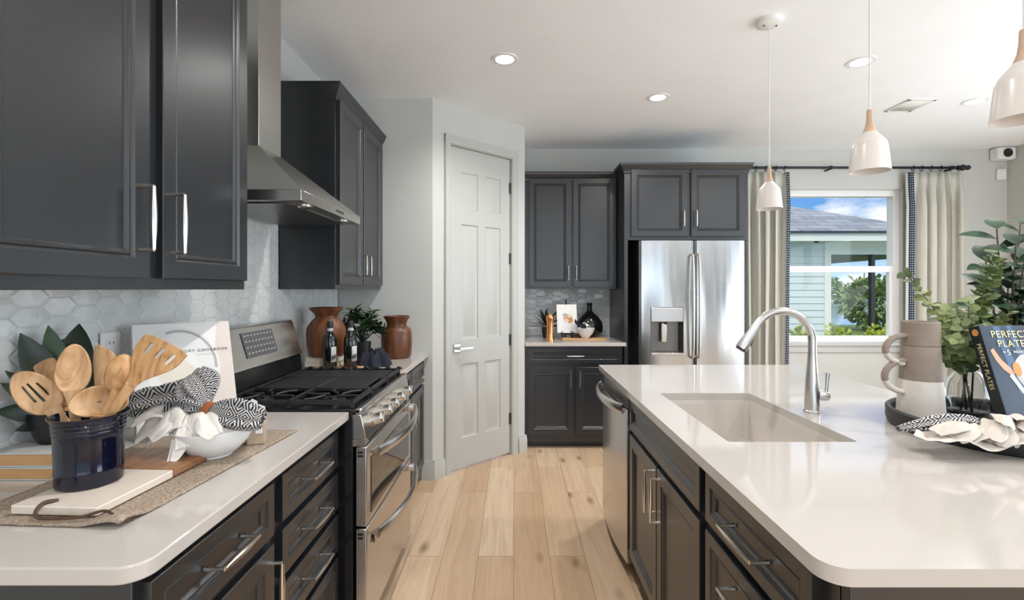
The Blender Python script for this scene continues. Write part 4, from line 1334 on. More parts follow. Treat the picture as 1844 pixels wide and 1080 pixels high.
# ================================================================== runner, board, crock and utensils
rn = MB()
def rf2(u, v):
    x = -1.092 + 0.345 * u + (0.055 * u) * v
    y = 0.922 + 0.60 * v - 0.02 * u * (1 - v)
    z = 0.9175 + 0.0008 * math.sin(40 * u + 13 * v)
    lift = 0.016 * math.exp(-((u - 0.93) / 0.10) ** 2 - ((v - 0.03) / 0.05) ** 2)
    return V(x, y, z + lift)
tag(rn.grid(rf2, 30, 50, (3.4, 6.0)).build('table_runner', 'burlap', solid=0.0035, smooth=60), 'tan woven table runner lying under the serving board and bowl', 'table runner')

sb = thing('serving_board', 'white marble and brown wood serving board with leather cord under the crock', 'serving board', (-0.90, 1.07, 0.9225))
MB().prism(rrect(-0.095, 0.088, -0.13, 0.068, (0.006,) * 4), 0.0, 0.017).build('marble_half', 'marble', sb, bevel=0.002, world=False)
MB().prism(rrect(-0.095, 0.088, 0.069, 0.225, (0.006,) * 4), 0.0, 0.017).build('wood_half', 'acacia', sb, bevel=0.002, world=False)
cdp = [V(-0.02, -0.105, 0.018), V(-0.028, -0.125, 0.022), V(-0.026, -0.142, 0.012), V(-0.010, -0.150, 0.0045), V(0.03, -0.150, 0.0045), V(0.07, -0.145, 0.006), V(0.105, -0.135, 0.014), V(0.13, -0.140, 0.010), V(0.15, -0.150, 0.0035), V(0.175, -0.142, 0.003)]
def catmull(p, k=6):
    out = []
    for i in range(len(p) - 1):
        a, b_, c_, d_ = p[max(0, i - 1)], p[i], p[i + 1], p[min(len(p) - 1, i + 2)]
        for m in range(k):
            q = m / k
            out.append(0.5 * (2 * b_ + (c_ - a) * q + (2 * a - 5 * b_ + 4 * c_ - d_) * q * q + (3 * b_ - a - 3 * c_ + d_) * q ** 3))
    return out + [p[-1]]
cdp = catmull(cdp)
MB().tube(cdp, [0.0042 - 0.0022 * i / len(cdp) for i in range(len(cdp))], 8).build('leather_cord', 'leather_brown', sb, world=False)
sb.rotation_euler = (0, 0, math.radians(-3))

CX, CY, CZ, CT = -0.946, 1.062, 0.9402, 1.092
ck_ = thing('utensil_crock', 'navy glazed utensil crock on the white serving board', 'crock', (CX, CY, CZ))
pr = [(0.0, CZ), (0.055, CZ), (0.0595, CZ + 0.004), (0.060, CZ + 0.028), (0.061, CZ + 0.031), (0.060, CZ + 0.035), (0.0615, CZ + 0.10)]
for k in range(4):
    z = CZ + 0.112 + 0.0085 * k
    pr += [(0.0622 + 0.0006 * k, z), (0.0640 + 0.0008 * k, z + 0.004), (0.0628 + 0.0009 * k, z + 0.0078)]
pr += [(0.068, CT - 0.006), (0.0715, CT - 0.001), (0.0715, CT + 0.001), (0.069, CT + 0.001), (0.064, CT - 0.01), (0.058, CZ + 0.10), (0.055, CZ + 0.02), (0.0, CZ + 0.016)]
MB().lathe(pr, (CX, CY, 0), 56).build('pot', 'crock_glaze', ck_)

CAMP = V(0, 0, EYE)
def frame_of(c_, tip):
    """axes of a utensil head at c_: d along the handle outwards, n towards the room"""
    d_ = (tip - c_).normalized()
    n_ = (CAMP - c_).normalized()
    n_ = (n_ - d_ * n_.dot(d_)).normalized()
    return d_, n_, d_.cross(n_)
def sq2disc(u, v):
    u, v = 2 * u - 1, 2 * v - 1
    return u * math.sqrt(max(0, 1 - v * v / 2)), v * math.sqrt(max(0, 1 - u * u / 2))
def handle_pts(c_, d_, a, foot):
    s0 = c_ - d_ * a * 0.86
    return [s0 + (Vector(foot) - s0) * q for q in (0, 0.12, 0.35, 0.7, 1.0)]
def spoon(name, label, c_, tip, foot, a, b_, depth, mat, slots=(), face=1, thick=0.005, hw=0.011):
    d_, n_, s_ = frame_of(c_, tip)
    n_ = n_ * face
    R = thing(name, label, 'kitchen utensil', foot, 0, 'wooden utensils in the crock')
    def fn(u, v):
        p, q = sq2disc(u, v)
        rr = p * p + q * q
        wq = b_ * (1 - 0.16 * q)
        return c_ + d_ * a * q + s_ * wq * p - n_ * depth * (1 - rr)
    def mask(u, v):
        for (u0, u1, v0, v1) in slots:
            if u0 < u < u1 and v0 < v < v1:
                return False
        return True
    MB().grid(fn, 30, 30, mask=mask).build('head', mat, R, solid=thick, smooth=60)
    pts = handle_pts(c_, d_, a, foot)
    MB().tube(pts, [hw * 1.5, hw * 1.05, hw * 0.85, hw * 0.75, hw * 0.7], 10, flat=0.6, up=n_).build('handle', mat, R)
    return R
ft = lambda dx, dy: V(CX + dx, CY + dy, CZ + 0.021)
spoon('slotted_spoon', 'wooden slotted spoon at the left of the crock', at(64, 706, 1.055), at(30, 672, 1.045), ft(0.030, 0.01), 0.056, 0.034, 0.012, 'olive_wood_pale',
      [(0.30, 0.37, 0.34, 0.74), (0.48, 0.55, 0.26, 0.74), (0.66, 0.73, 0.34, 0.66)])
spoon('wooden_spoon', 'wooden spoon with a dark knot standing upright in the crock', at(132, 664, 1.075), at(134, 620, 1.085), ft(0.0, -0.02), 0.056, 0.030, 0.012, 'olive_wood_pale')
spoon('ladle', 'round wooden ladle with a small hole, lowest over the crock rim', at(179, 722, 1.058), at(180, 690, 1.066), ft(-0.01, 0.01), 0.034, 0.050, 0.016, 'olive_wood_pale', [(0.48, 0.52, 0.47, 0.51)])
spoon('wooden_spoon', 'wooden spoon turned back outwards beside the slotted turner', at(219, 672, 1.075), at(224, 632, 1.08), ft(-0.01, -0.03), 0.042, 0.028, 0.018, 'olive_wood', face=-1)
def turner(label, tl, tr, br, bl, foot, mat, slots=(), name='spatula', curve=0.006):
    R = thing(name, label, 'kitchen utensil', foot, 0, 'wooden utensils in the crock')
    n_ = (CAMP - tl).normalized()
    def fn(u, v):
        # v from neck (0) to blade edge (1); the neck flares out
        cb, ct_ = (bl + br) / 2, (tl + tr) / 2
        hw = (br - bl) / 2 + ((tr - tl) / 2 - (br - bl) / 2) * min(1.0, (0.5 - 0.5 * math.cos(PI * min(1.0, v / 0.80))) * 0.93 + 0.07 * v)
        edge = (ct_ - cb).normalized() * 0.006 * (1 - (2 * u - 1) ** 4) * v
        return cb + (ct_ - cb) * v + hw * (2 * u - 1) + edge + n_ * curve * math.sin(PI * u)
    def mask(u, v):
        return not any(u0 < u < u1 and v0 < v < v1 for (u0, u1, v0, v1) in slots)
    MB().grid(fn, 30, 30, mask=mask).build('blade', mat, R, solid=0.006, smooth=50, bevel=0.001)
    m0 = (bl + br) / 2
    foot = Vector(foot)
    MB().tube([m0 + (m0 - foot).normalized() * 0.004, m0 + (foot - m0) * 0.3, m0 + (foot - m0) * 0.65, foot], [0.011, 0.009, 0.008, 0.0075], 10, flat=0.55, up=n_).build('handle', mat, R)
    return R
turner('wide wooden slotted turner leaning right over the cookbook', at(263, 602, 1.10), at(337, 640, 1.085), at(243, 698, 1.06), at(226, 690, 1.065), ft(-0.04, 0.0), 'olive_wood',
       [(0.20, 0.30, 0.64, 0.86), (0.46, 0.56, 0.64, 0.86), (0.72, 0.82, 0.64, 0.86)], 'slotted_turner')
turner('plain wooden spatula behind the slotted spoon', at(62, 662, 1.115), at(98, 645, 1.120), at(126, 728, 1.10), at(108, 735, 1.10), ft(0.03, -0.02), 'olive_wood')
turner('flat-sided wooden scraper behind the back-turned spoon', at(172, 622, 1.125), at(208, 640, 1.12), at(190, 710, 1.10), at(172, 710, 1.10), ft(0.01, 0.035), 'olive_wood_pale')

# ---- leafy plant in a dark pot behind the crock
PLX, PLY = -1.172, 1.255
pl = thing('potted_plant', 'dark broad-leaved plant in a black pot behind the crock', 'plant', (PLX, PLY, 0.915))
MB().lathe([(0.0, 0.916), (0.036, 0.916), (0.042, 0.93), (0.070, 1.00), (0.084, 1.058), (0.080, 1.058), (0.072, 1.04), (0.0, 1.04)], (PLX, PLY, 0), 32).build('pot', 'black_pot', pl)
bp = V(PLX, PLY, 1.04)
for (px, py, Y, wd_) in ((36, 600, 1.19, 0.034), (86, 586, 1.23, 0.028), (142, 582, 1.30, 0.040), (112, 610, 1.27, 0.030), (2, 690, 1.15, 0.022), (-10, 740, 1.13, 0.024), (28, 775, 1.16, 0.018), (10, 668, 1.15, 0.018), (178, 640, 1.32, 0.025)):
    tip = at(px, py, Y)
    tip.x = max(tip.x, XL + 0.025)
    d_ = tip - bp
    lf = MB()
    L = d_.length
    lf.tube([bp, bp + d_ * 0.3], [0.003, 0.002], 6)
    lf.leaf(bp + d_ * 0.22, d_, (V(0.6, -0.8, 0.3)), L * 0.78, wd_, 0.05, 0.3, 8)
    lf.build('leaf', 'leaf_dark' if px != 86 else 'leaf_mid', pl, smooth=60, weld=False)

# ================================================================== bowl with napkins
BX, BY, BZ = -0.812, 1.290, 0.921
bw = MB().lathe([(0.0, BZ), (0.044, BZ), (0.046, BZ + 0.006), (0.060, BZ + 0.013), (0.086, BZ + 0.042), (0.100, BZ + 0.076), (0.1005, BZ + 0.079), (0.098, BZ + 0.079), (0.082, BZ + 0.044), (0.056, BZ + 0.018), (0.0, BZ + 0.012)], (BX, BY, 0), 48)
tag(bw.build('bowl', 'bowl_glaze'), 'white ceramic bowl heaped with napkins on the runner', 'bowl')
# white napkin spilling over the rim: overlapping soft folds from one gathered heart
def fold(mb, base, tip, wd, bulge, sag, seed, nu=14, nv=20, roll=0.0, end=0.35):
    """one draping fold of cloth from base to tip with a rolled, rounded cross-section"""
    base, tip = Vector(base), Vector(tip)
    ax_ = tip - base
    L = ax_.length
    d_ = ax_.normalized()
    up_ = V(0, -0.35, 1.0)
    up_ = (up_ - d_ * up_.dot(d_)).normalized()
    sd = d_.cross(up_)
    def fn(u, v):
        c_ = base + ax_ * v + V(0, 0, 1) * (sag * math.sin(PI * min(1, v * 1.05)) ) 
        w_ = wd * (0.35 + 0.65 * math.sin(PI * min(1.0, 0.15 + v * 0.62))) * (1 - (1 - end) * max(0, v - 0.75) / 0.25)
        q = 2 * u - 1
        h = bulge * (1 - q * q) * (0.6 + 0.4 * math.cos(3 * q + seed)) + roll * q
        w2 = 0.006 * noise.noise(V(q * 2.0 + seed, v * 3.0, seed * 1.7)) + 0.003 * noise.noise(V(q * 5.0, v * 6.0, seed))
        edge = 0.010 * math.sin(5 * v + seed) * abs(q)
        return c_ + sd * q * w_ + up_ * (h * math.sin(PI * min(1, 0.25 + 0.7 * v)) + w2) + sd * edge
    return mb.grid(fn, nu, nv)
nk = MB()
H0 = at(352, 752, 1.285)
for (bx_, by_, tx_, ty_, Yt, wd, bl, sg, sd_) in ((345, 752, 268, 790, 1.215, 0.040, 0.018, 0.026, 0.3), (350, 750, 306, 832, 1.185, 0.024, 0.018, 0.030, 1.1), (345, 752, 334, 806, 1.195, 0.030, 0.020, 0.026, 2.2),
                                              (352, 748, 396, 782, 1.210, 0.036, 0.018, 0.020, 3.3), (330, 748, 240, 762, 1.255, 0.040, 0.022, 0.020, 4.6), (322, 750, 244, 792, 1.245, 0.046, 0.022, 0.016, 5.2),
                                              (362, 752, 362, 792, 1.205, 0.032, 0.016, 0.024, 6.4), (340, 748, 290, 776, 1.225, 0.040, 0.020, 0.026, 7.1), (372, 760, 300, 764, 1.250, 0.046, 0.014, 0.020, 8.3), (300, 748, 262, 800, 1.235, 0.040, 0.020, 0.010, 9.4)):
    fold(nk, at(bx_, by_, 1.285), at(tx_, ty_, Yt), wd, bl, sg, sd_, end=0.62)
nk.grid(lambda u, v: at(352, 762, 1.29) + V(0.062 * (v ** .8) * math.cos(2 * PI * u), 0.060 * (v ** .8) * math.sin(2 * PI * u), 0.028 * (1 - v) + 0.012 * noise.noise(V(3 * math.cos(2 * PI * u), 3 * math.sin(2 * PI * u), 2 * v))), 30, 8)
tag(nk.build('napkin', 'white_cloth', solid=0.002, smooth=70, sub=1), 'white napkin spilling over the rim of the ceramic bowl', 'napkin')
# patterned napkin gathered by a leather ring
nr = thing('napkin', 'black and white patterned napkin gathered in a tan ring on the bowl', 'napkin', at(377, 738, 1.27))
def bunch(path, radii, wfold, flat, seed, uvs, n=72, upv=(0, 0, 1)):
    """a gathered length of cloth: pleated cross-section that opens along the path"""
    path = [Vector(p) for p in path]
    mb = MB()
    m = len(path)
    tan = [(path[min(i + 1, m - 1)] - path[max(i - 1, 0)]).normalized() for i in range(m)]
    rings_ = []
    for i in range(m):
        nn = Vector(upv)
        nn = (nn - tan[i] * nn.dot(tan[i])).normalized()
        bb = tan[i].cross(nn)
        rg_ = []
        for k in range(n + 1):
            a = 2 * PI * k / n
            pl_ = 1 + wfold[i] * (0.7 * math.sin(7 * a + seed + 0.25 * i) + 0.5 * math.sin(11 * a + 2 * seed + i * 0.5)) + 0.35 * noise.noise(V(math.cos(a) * 1.3, math.sin(a) * 1.3, i * 0.9 + seed * 3)) + 0.16 * noise.noise(V(math.cos(a) * 2, math.sin(a) * 2, i * 0.7 + seed))
            rg_.append(path[i] + nn * math.cos(a) * radii[i] * flat * pl_ + bb * math.sin(a) * radii[i] * pl_)
        rings_.append(rg_)
    mb.grid(lambda u, v: rings_[min(m - 1, round(v * (m - 1)))][min(n, round(u * n))], n, m - 1, uvs)
    return mb
R0 = at(377, 738, 1.27)
pL = [R0, at(365, 730, 1.275), at(352, 722, 1.28), at(335, 716, 1.285), at(312, 717, 1.29), at(288, 722, 1.30), at(262, 727, 1.305), at(240, 730, 1.31)]
b1 = bunch(pL, [0.012, 0.024, 0.036, 0.044, 0.040, 0.036, 0.038, 0.030], [0.1, 0.2, 0.3, 0.34, 0.36, 0.36, 0.36, 0.3], 0.75, 1.0, (7, 5), upv=(0.3, -1, 0.25))
b1.build('body', 'meander_cloth', nr, smooth=70, solid=0.001, sub=1)
pT = [R0 + V(-0.012, 0.0, 0.004), at(366, 718, 1.275), at(360, 703, 1.28), at(352, 690, 1.285), at(342, 678, 1.29)]
b3 = bunch(pT, [0.012, 0.030, 0.046, 0.050, 0.034], [0.1, 0.2, 0.3, 0.34, 0.36], 0.42, 2.2, (6, 4), upv=(0.3, -1, 0.25))
b3.build('upper_fold', 'meander_cloth', nr, smooth=70, solid=0.001, sub=1)
pR = [R0, at(392, 741, 1.265), at(410, 745, 1.26), at(432, 749, 1.255), at(455, 753, 1.25), at(474, 757, 1.25)]
b2 = bunch(pR, [0.012, 0.026, 0.034, 0.037, 0.033, 0.020], [0.1, 0.2, 0.3, 0.34, 0.36, 0.36], 0.62, 3.0, (6, 4), upv=(0.3, -1, 0.3))
b2.build('tail', 'meander_cloth', nr, smooth=70, solid=0.001, sub=1)
axr = (pR[1] - pL[1]).normalized()
o1 = axr.orthogonal().normalized()
o2 = axr.cross(o1)
MB().tube([R0 + axr * q for q in (-0.010, -0.009, 0.009, 0.010)], [0.018, 0.0215, 0.0215, 0.018], 24, caps=False).build('ring', 'leather_tan', nr)
# kraft box with white tag, right of the bowl
kb = thing('gift_box', 'small kraft box with white tag and paper, right of the bowl', 'box', (-0.752, 1.395, 0.9205), math.radians(18))
MB().box(-0.023, 0.023, -0.023, 0.023, 0, 0.060).build('box', 'kraft', kb, bevel=0.002, world=False)
MB().box(0.000, 0.018, -0.0242, -0.023, 0.032, 0.058).build('tag', 'paper_white', kb, world=False)
MB().prism([(-0.030, 0.060), (0.004, 0.060), (-0.002, 0.118), (-0.016, 0.126), (-0.036, 0.10)], 0.012, 0.0135, 'y').prism([(-0.012, 0.060), (0.020, 0.060), (0.018, 0.10), (0.0, 0.108)], 0.016, 0.0175, 'y').build('paper', 'paper_white', kb, world=False)

# ================================================================== things on the short counter beyond the range
tag(MB().prism(rrect(-1.15, -0.86, 2.615, 2.86, (0.02,) * 4), CT1 + 0.0005, CT1 + 0.014).build('cutting_board', 'pine_board', bevel=0.003), 'light wood cutting board under the two dark bottles', 'cutting board')
flat_book('cream book at the bottom of the stack under the large wooden vase', -1.19, -0.99, 2.70, 2.85, CT1 + 0.015, 0.026, 'paper_cream', 'books under the vase', 'paper_cream')
flat_book('cream book on top of the stack under the large wooden vase', -1.185, -1.0, 2.705, 2.85, CT1 + 0.0415, 0.024, 'paper_cream', 'books under the vase', 'paper_cream')
def wvase(label, c_, s_, mat, prof):
    R = thing('wooden_vase', label, 'vase', c_)
    MB().lathe([(r_ * s_[0], z * s_[1]) for r_, z in prof], (0, 0, 0), 44, wob=0.006).build('body', mat, R, world=False)
    return R
wvase('large brown turned-wood vase with flared rim standing on two books', (-1.092, 2.775, 0.981), (1, 1), 'vase_wood',
      [(0.0, 0.0), (0.088, 0.0), (0.098, 0.012), (0.107, 0.08), (0.110, 0.13), (0.106, 0.165), (0.085, 0.200), (0.062, 0.222), (0.060, 0.232), (0.070, 0.25), (0.092, 0.272), (0.094, 0.28), (0.086, 0.282), (0.05, 0.24), (0.05, 0.20), (0.0, 0.15)])
wvase('smaller reddish-brown wooden vase near the pantry wall', (-0.778, 3.165, CT1), (1, 1), 'vase_wood_dark',
      [(0.0, 0.0), (0.086, 0.0), (0.094, 0.012), (0.100, 0.07), (0.101, 0.13), (0.098, 0.17), (0.086, 0.195), (0.066, 0.208), (0.064, 0.225), (0.070, 0.245), (0.085, 0.268), (0.086, 0.276), (0.078, 0.278), (0.055, 0.23), (0.0, 0.18)])
def bottle(c_, label):
    R = thing('bottle', label, 'bottle', c_, 0, 'dark bottles beside the vases')
    MB().lathe([(0.0, 0.0), (0.034, 0.0), (0.0375, 0.005), (0.0375, 0.145), (0.034, 0.168), (0.021, 0.192), (0.0155, 0.203), (0.0145, 0.222), (0.0145, 0.228)], (0, 0, 0), 28).build('glass_body', 'bottle_glass', R, world=False)
    MB().lathe([(0.016, 0.224), (0.0165, 0.226), (0.0165, 0.258), (0.014, 0.262), (0.0, 0.262)], (0, 0, 0), 20).build('cap', 'plastic_black', R, world=False)
    n = 8
    def fn(u, v):
        a = math.radians(-62 + 52 * u)
        return V(0.0379 * math.cos(a), 0.0379 * math.sin(a), 0.035 + 0.085 * v)
    lb = MB().grid(fn, n, 2).build('paper_label', 'book_gray', R, world=False, solid=0.0004)
    def f2(u, v):
        a = math.radians(-58 + 40 * u)
        return V(0.0385 * math.cos(a), 0.0385 * math.sin(a), 0.048 + 0.022 * v + 0.008 * u)
    MB().grid(f2, n, 2).build('label_print', 'print_dark', lb, world=False, solid=0.0003)
    MB().lathe([(0.0168, 0.206), (0.0172, 0.208), (0.0165, 0.216), (0.0155, 0.222)], (0, 0, 0), 20).build('foil_band', 'book_gray', R, world=False)
    return R
b0 = bottle((-1.028, 2.665, CT1 + 0.0145), 'dark glass bottle standing before the large wooden vase')
copy_tree(b0, (-0.925, 2.700, CT1 + 0.0145), 'dark glass bottle standing beside the navy cloth')
# plant in dark pot between the vases
pp = thing('potted_plant', 'dark green bushy plant in a black pot between the wooden vases', 'plant', (-0.965, 3.03, CT1))
MB().lathe([(0.0, CT1), (0.045, CT1), (0.055, CT1 + 0.10), (0.056, CT1 + 0.12), (0.05, CT1 + 0.12), (0.0, CT1 + 0.105)], (-0.965, 3.03, 0), 24).build('pot', 'black_pot', pp)
rng = random.Random(31)
fl = MB()
for k in range(30):
    a = rng.uniform(0, 2 * PI)
    el = rng.uniform(0.1, 1.35)
    rad_ = rng.uniform(0.11, 0.18)
    tip = V(-0.955 + rad_ * math.cos(a) * math.cos(el) * 0.95, 3.03 + rad_ * math.sin(a) * math.cos(el) * 0.8, CT1 + 0.165 + rad_ * 1.0 * math.sin(el))
    b0_ = V(-0.965, 3.03, CT1 + 0.11)
    fl.tube([b0_, (b0_ + tip) / 2 + V(0, 0, 0.02), tip], [0.003, 0.0025, 0.002], 5)
    up_ = (tip - b0_).normalized()
    for q in range(9):
        b2 = q * 2.4
        s1 = up_.orthogonal().normalized()
        s2 = up_.cross(s1)
        dd = (up_ * 0.55 + s1 * math.cos(b2) + s2 * math.sin(b2)).normalized()
        fl.leaf(tip - up_ * 0.006 * q, dd, up_, rng.uniform(0.045, 0.066), 0.0125, 0.15, 0.2, 4)
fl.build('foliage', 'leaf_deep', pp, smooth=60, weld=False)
# crumpled navy cloth
def crumple(c_, rx, ry, hz_, seed, lump=0.35):
    c_ = Vector(c_)
    def fn(u, v):
        a = 2 * PI * u
        q = v
        n1 = noise.noise(V(math.cos(a) * 1.6, math.sin(a) * 1.6, seed + q * 1.5))
        n2 = noise.noise(V(math.cos(a) * 4, math.sin(a) * 4, seed * 2 + q * 3))
        rr = (q ** 0.8) * (1 + lump * n1 + 0.12 * math.sin(7 * a + seed) * q)
        z = hz_ * (1 - q ** 2.6) * (1 + (0.45 * n1 + 0.35 * n2) * min(1, 2.5 * q)) + hz_ * 0.16 * noise.noise(V(6 * q * math.cos(a), 6 * q * math.sin(a), seed)) * (1 - q) + 0.018 * math.sin(9 * a + 3 * q + seed) * q * (1 - q)
        return V(c_.x + rx * rr * math.cos(a), c_.y + ry * rr * math.sin(a), c_.z + max(0.003, z))
    return MB().grid(fn, 96, 18)
tag(crumple((-0.826, 2.83, CT1 + 0.001), 0.110, 0.095, 0.085, 4.2).build('cloth', 'navy_cloth', solid=0.002, smooth=60), 'crumpled navy cloth in front of the smaller wooden vase', 'cloth')

# ================================================================== things on the nook counter
NZ = CT1
tag(MB().prism(rrect(0.425, 0.83, 4.20, 4.36, (0.02,) * 4), NZ + 0.0005, NZ + 0.014).build('cutting_board', 'pine_board', bevel=0.003), 'flat wood board under the white bowl in the nook', 'cutting board')
ml = thing('pepper_mill', 'copper mill at the left end of the nook counter', 'mill', (0.317, 4.16, NZ))
MB().lathe([(0.0, 0.0), (0.036, 0.0), (0.037, 0.01), (0.031, 0.035), (0.030, 0.06), (0.031, 0.16), (0.033, 0.185), (0.034, 0.19)], (0, 0, 0), 28).build('body', 'copper', ml, world=False)
MB().lathe([(0.035, 0.191), (0.037, 0.20), (0.036, 0.215), (0.026, 0.228), (0.012, 0.232), (0.009, 0.240), (0.0, 0.242)], (0, 0, 0), 28).build('head', 'copper', ml, world=False)
ES = (0.485, 4.36)
es_ = thing('book_easel', 'black easel holding the open white book in the nook', 'easel', (ES[0], ES[1], NZ))
m_ = MB()
for s_ in (-1, 1):
    m_.tube([(s_ * 0.045, -0.055, 0.0), (s_ * 0.035, -0.035, 0.045), (s_ * 0.035, -0.045, 0.075)], 0.007, 8)
    m_.tube([(s_ * 0.045, -0.055, 0.0), (s_ * 0.05, -0.07, 0.03), (s_ * 0.05, -0.065, 0.07)], 0.006, 8)
m_.tube([(-0.06, -0.035, 0.048), (0.06, -0.035, 0.048)], 0.006, 8)
m_.tube([(0, 0.10, 0.0), (0, 0.045, 0.345)], 0.006, 8)
m_.tube([(-0.035, -0.035, 0.048), (0, 0.043, 0.335)], 0.005, 8).tube([(0.035, -0.035, 0.048), (0, 0.043, 0.335)], 0.005, 8)
m_.lathe([(0.0, -0.008), (0.009, 0.0), (0.0, 0.012)], (0, 0.045, 0.35), 10)
m_.build('stand', 'plastic_black', es_, world=False)
NB, ncv = book('cookbook', 'white book with a food picture on the black easel', (0.395, 4.305, NZ + 0.058), (math.radians(-13), 0, math.radians(3)), 0.185, 0.262, 0.014, 'paper_white', 'paper_white')
rng = random.Random(5)
for (cx_, cz_, rx, rz_, mt) in ((0.10, 0.135, 0.042, 0.036, 'skin_print'), (0.075, 0.165, 0.022, 0.014, 'print_gray'), (0.118, 0.115, 0.030, 0.026, 'print_orange'), (0.085, 0.112, 0.024, 0.016, 'cover_rose'), (0.115, 0.15, 0.014, 0.012, 'print_yellow')):
    deco(ncv, 'food_picture', disc(cx_, cz_, rx, rz_, -0.0004 - 0.0003 * rng.random(), n=20), mt)
jg = thing('glass_jug', 'black glass demijohn jug beside the refrigerator panel', 'jug', (0.715, 4.49, NZ))
MB().lathe([(0.0, 0.0), (0.08, 0.0), (0.10, 0.012), (0.122, 0.06), (0.126, 0.10), (0.116, 0.15), (0.085, 0.195), (0.045, 0.228), (0.026, 0.25), (0.023, 0.30), (0.027, 0.306), (0.027, 0.325), (0.020, 0.325), (0.018, 0.25), (0.0, 0.24)], (0, 0, 0), 48).build('body', 'jug_glass', jg, world=False)
wb = MB().lathe([(0.0, 0.0), (0.032, 0.0), (0.036, 0.008), (0.065, 0.04), (0.085, 0.090), (0.083, 0.091), (0.060, 0.045), (0.0, 0.012)], (0.645, 4.28, NZ + 0.0145), 40)
tag(wb.build('bowl', 'bowl_glaze'), 'small white bowl before the black glass jug', 'bowl')
nc = thing('napkin', 'dark navy napkin with white trim draped over the small nook bowl', 'napkin', (0.60, 4.27, NZ + 0.1))
def fnn(u, v):
    return V(0.552 + 0.115 * u, 4.215 + 0.10 * v + 0.01 * math.sin(8 * u), NZ + 0.175 - 0.075 * u + 0.012 * math.sin(9 * u + 3 * v) - 0.05 * abs(v - 0.6))
MB().grid(fnn, 24, 16).build('cloth', 'navy_cloth', nc, solid=0.003, smooth=60)
def fnw(u, v):
    return V(0.625 + 0.05 * u, 4.225 + 0.08 * v, NZ + 0.150 - 0.032 * u + 0.012 * math.sin(9 * u + 6 * v))
MB().grid(fnw, 16, 16).build('white_trim', 'white_cloth', nc, solid=0.003, smooth=60)
np_ = thing('potted_plant', 'small dark spiky plant behind the copper mill', 'plant', (0.31, 4.44, NZ))
MB().lathe([(0.0, 0.0), (0.04, 0.0), (0.05, 0.10), (0.045, 0.10), (0.0, 0.09)], (0, 0, 0), 24).build('pot', 'black_pot', np_, world=False)
rng = random.Random(9)
fl = MB()
for k in range(40):
    a, el = rng.uniform(0, 2 * PI), rng.uniform(0.1, 1.4)
    d_ = V(math.cos(a) * math.cos(el), math.sin(a) * math.cos(el) * 0.8, math.sin(el))
    fl.leaf(V(0, 0, 0.10) + d_ * 0.03, d_, V(0, 0, 1), rng.uniform(0.12, 0.21), 0.014, 0.1, 0.3, 5)
fl.build('foliage', 'leaf_dark', np_, smooth=60, weld=False, world=False)

# ================================================================== tray group on the island
TX, TY, TR = 1.535, 1.505, 0.285
tr_ = MB().lathe([(0.0, CT1), (TR - 0.012, CT1), (TR - 0.004, CT1 + 0.004), (TR, CT1 + 0.02), (TR, CT1 + 0.052), (TR - 0.004, CT1 + 0.056), (TR - 0.012, CT1 + 0.056), (TR - 0.018, CT1 + 0.05), (TR - 0.02, CT1 + 0.018), (0.0, CT1 + 0.014)], (TX, TY, 0), 72)
tag(tr_.build('tray', 'tray_black'), 'round black wooden tray on the island', 'tray')
TZ = CT1 + 0.0145
def mug(c_, label, lower):
    R = thing('mug', label, 'mug', c_, 0, 'stacked mugs on the tray')
    H = 0.252
    zs_ = 0.137                                      # where the brown dip begins
    rb, rt = 0.068, 0.0525
    rad = lambda z: rb + (rt - rb) * (z / H) ** 0.9
    if lower:
        lo = [(0.0, 0.0), (rb - 0.006, 0.0), (rb, 0.006)] + [(rad(z), z) for z in (0.04, 0.08, 0.11, zs_)]
        MB().lathe(lo, (0, 0, 0), 48).build('white_glaze', 'mug_white', R, world=False)
        up_ = [(rad(z), z) for z in (zs_, 0.17, 0.21, H - 0.003)] + [(rt - 0.002, H), (rt - 0.006, H - 0.002), (rt - 0.006, 0.19), (0.0, 0.168)]
        MB().lathe(up_, (0, 0, 0), 48).build('brown_glaze', 'mug_brown', R, world=False)
        za, zb_ = 0.200, 0.095
    else:
        up_ = [(0.0, 0.170), (0.038, 0.171), (0.043, 0.178)] + [(0.0450, 0.245), (rt + 0.001, 0.2535), (rt, 0.27), (rt - 0.0005, 0.330), (rt - 0.003, 0.333), (rt - 0.007, 0.331), (rt - 0.008, 0.20), (0.0, 0.185)]
        MB().lathe(up_, (0, 0, 0), 48).build('brown_glaze', 'mug_brown', R, world=False)
        za, zb_ = 0.285, 0.190
    pts = []
    for i in range(15):
        a = PI / 2 + PI * i / 14
        pts.append(V(-rad(min(za, H)) + 0.004 + 0.070 * math.cos(a) * (1.0 if lower else 1.0), 0, (za + zb_) / 2 + (za - zb_) / 2 * math.sin(a)))
    pts[-1] = V(-rad(zb_) + (0.004 if lower else -0.004), 0, zb_)
    k = 9
    MB().tube(pts[:k], 0.0095, 10, flat=1.25, up=(0, 1, 0)).build('handle', 'mug_brown', R, world=False)
    MB().tube(pts[k - 1:], 0.0095, 10, flat=1.25, up=(0, 1, 0)).build('handle_end', 'mug_white', R, world=False)
    return R
mug((1.372, 1.605, TZ), 'brown and white stoneware mug standing on the tray, lower of two', True)
mug((1.372, 1.605, TZ), 'brown stoneware mug stacked on top of the other', False)

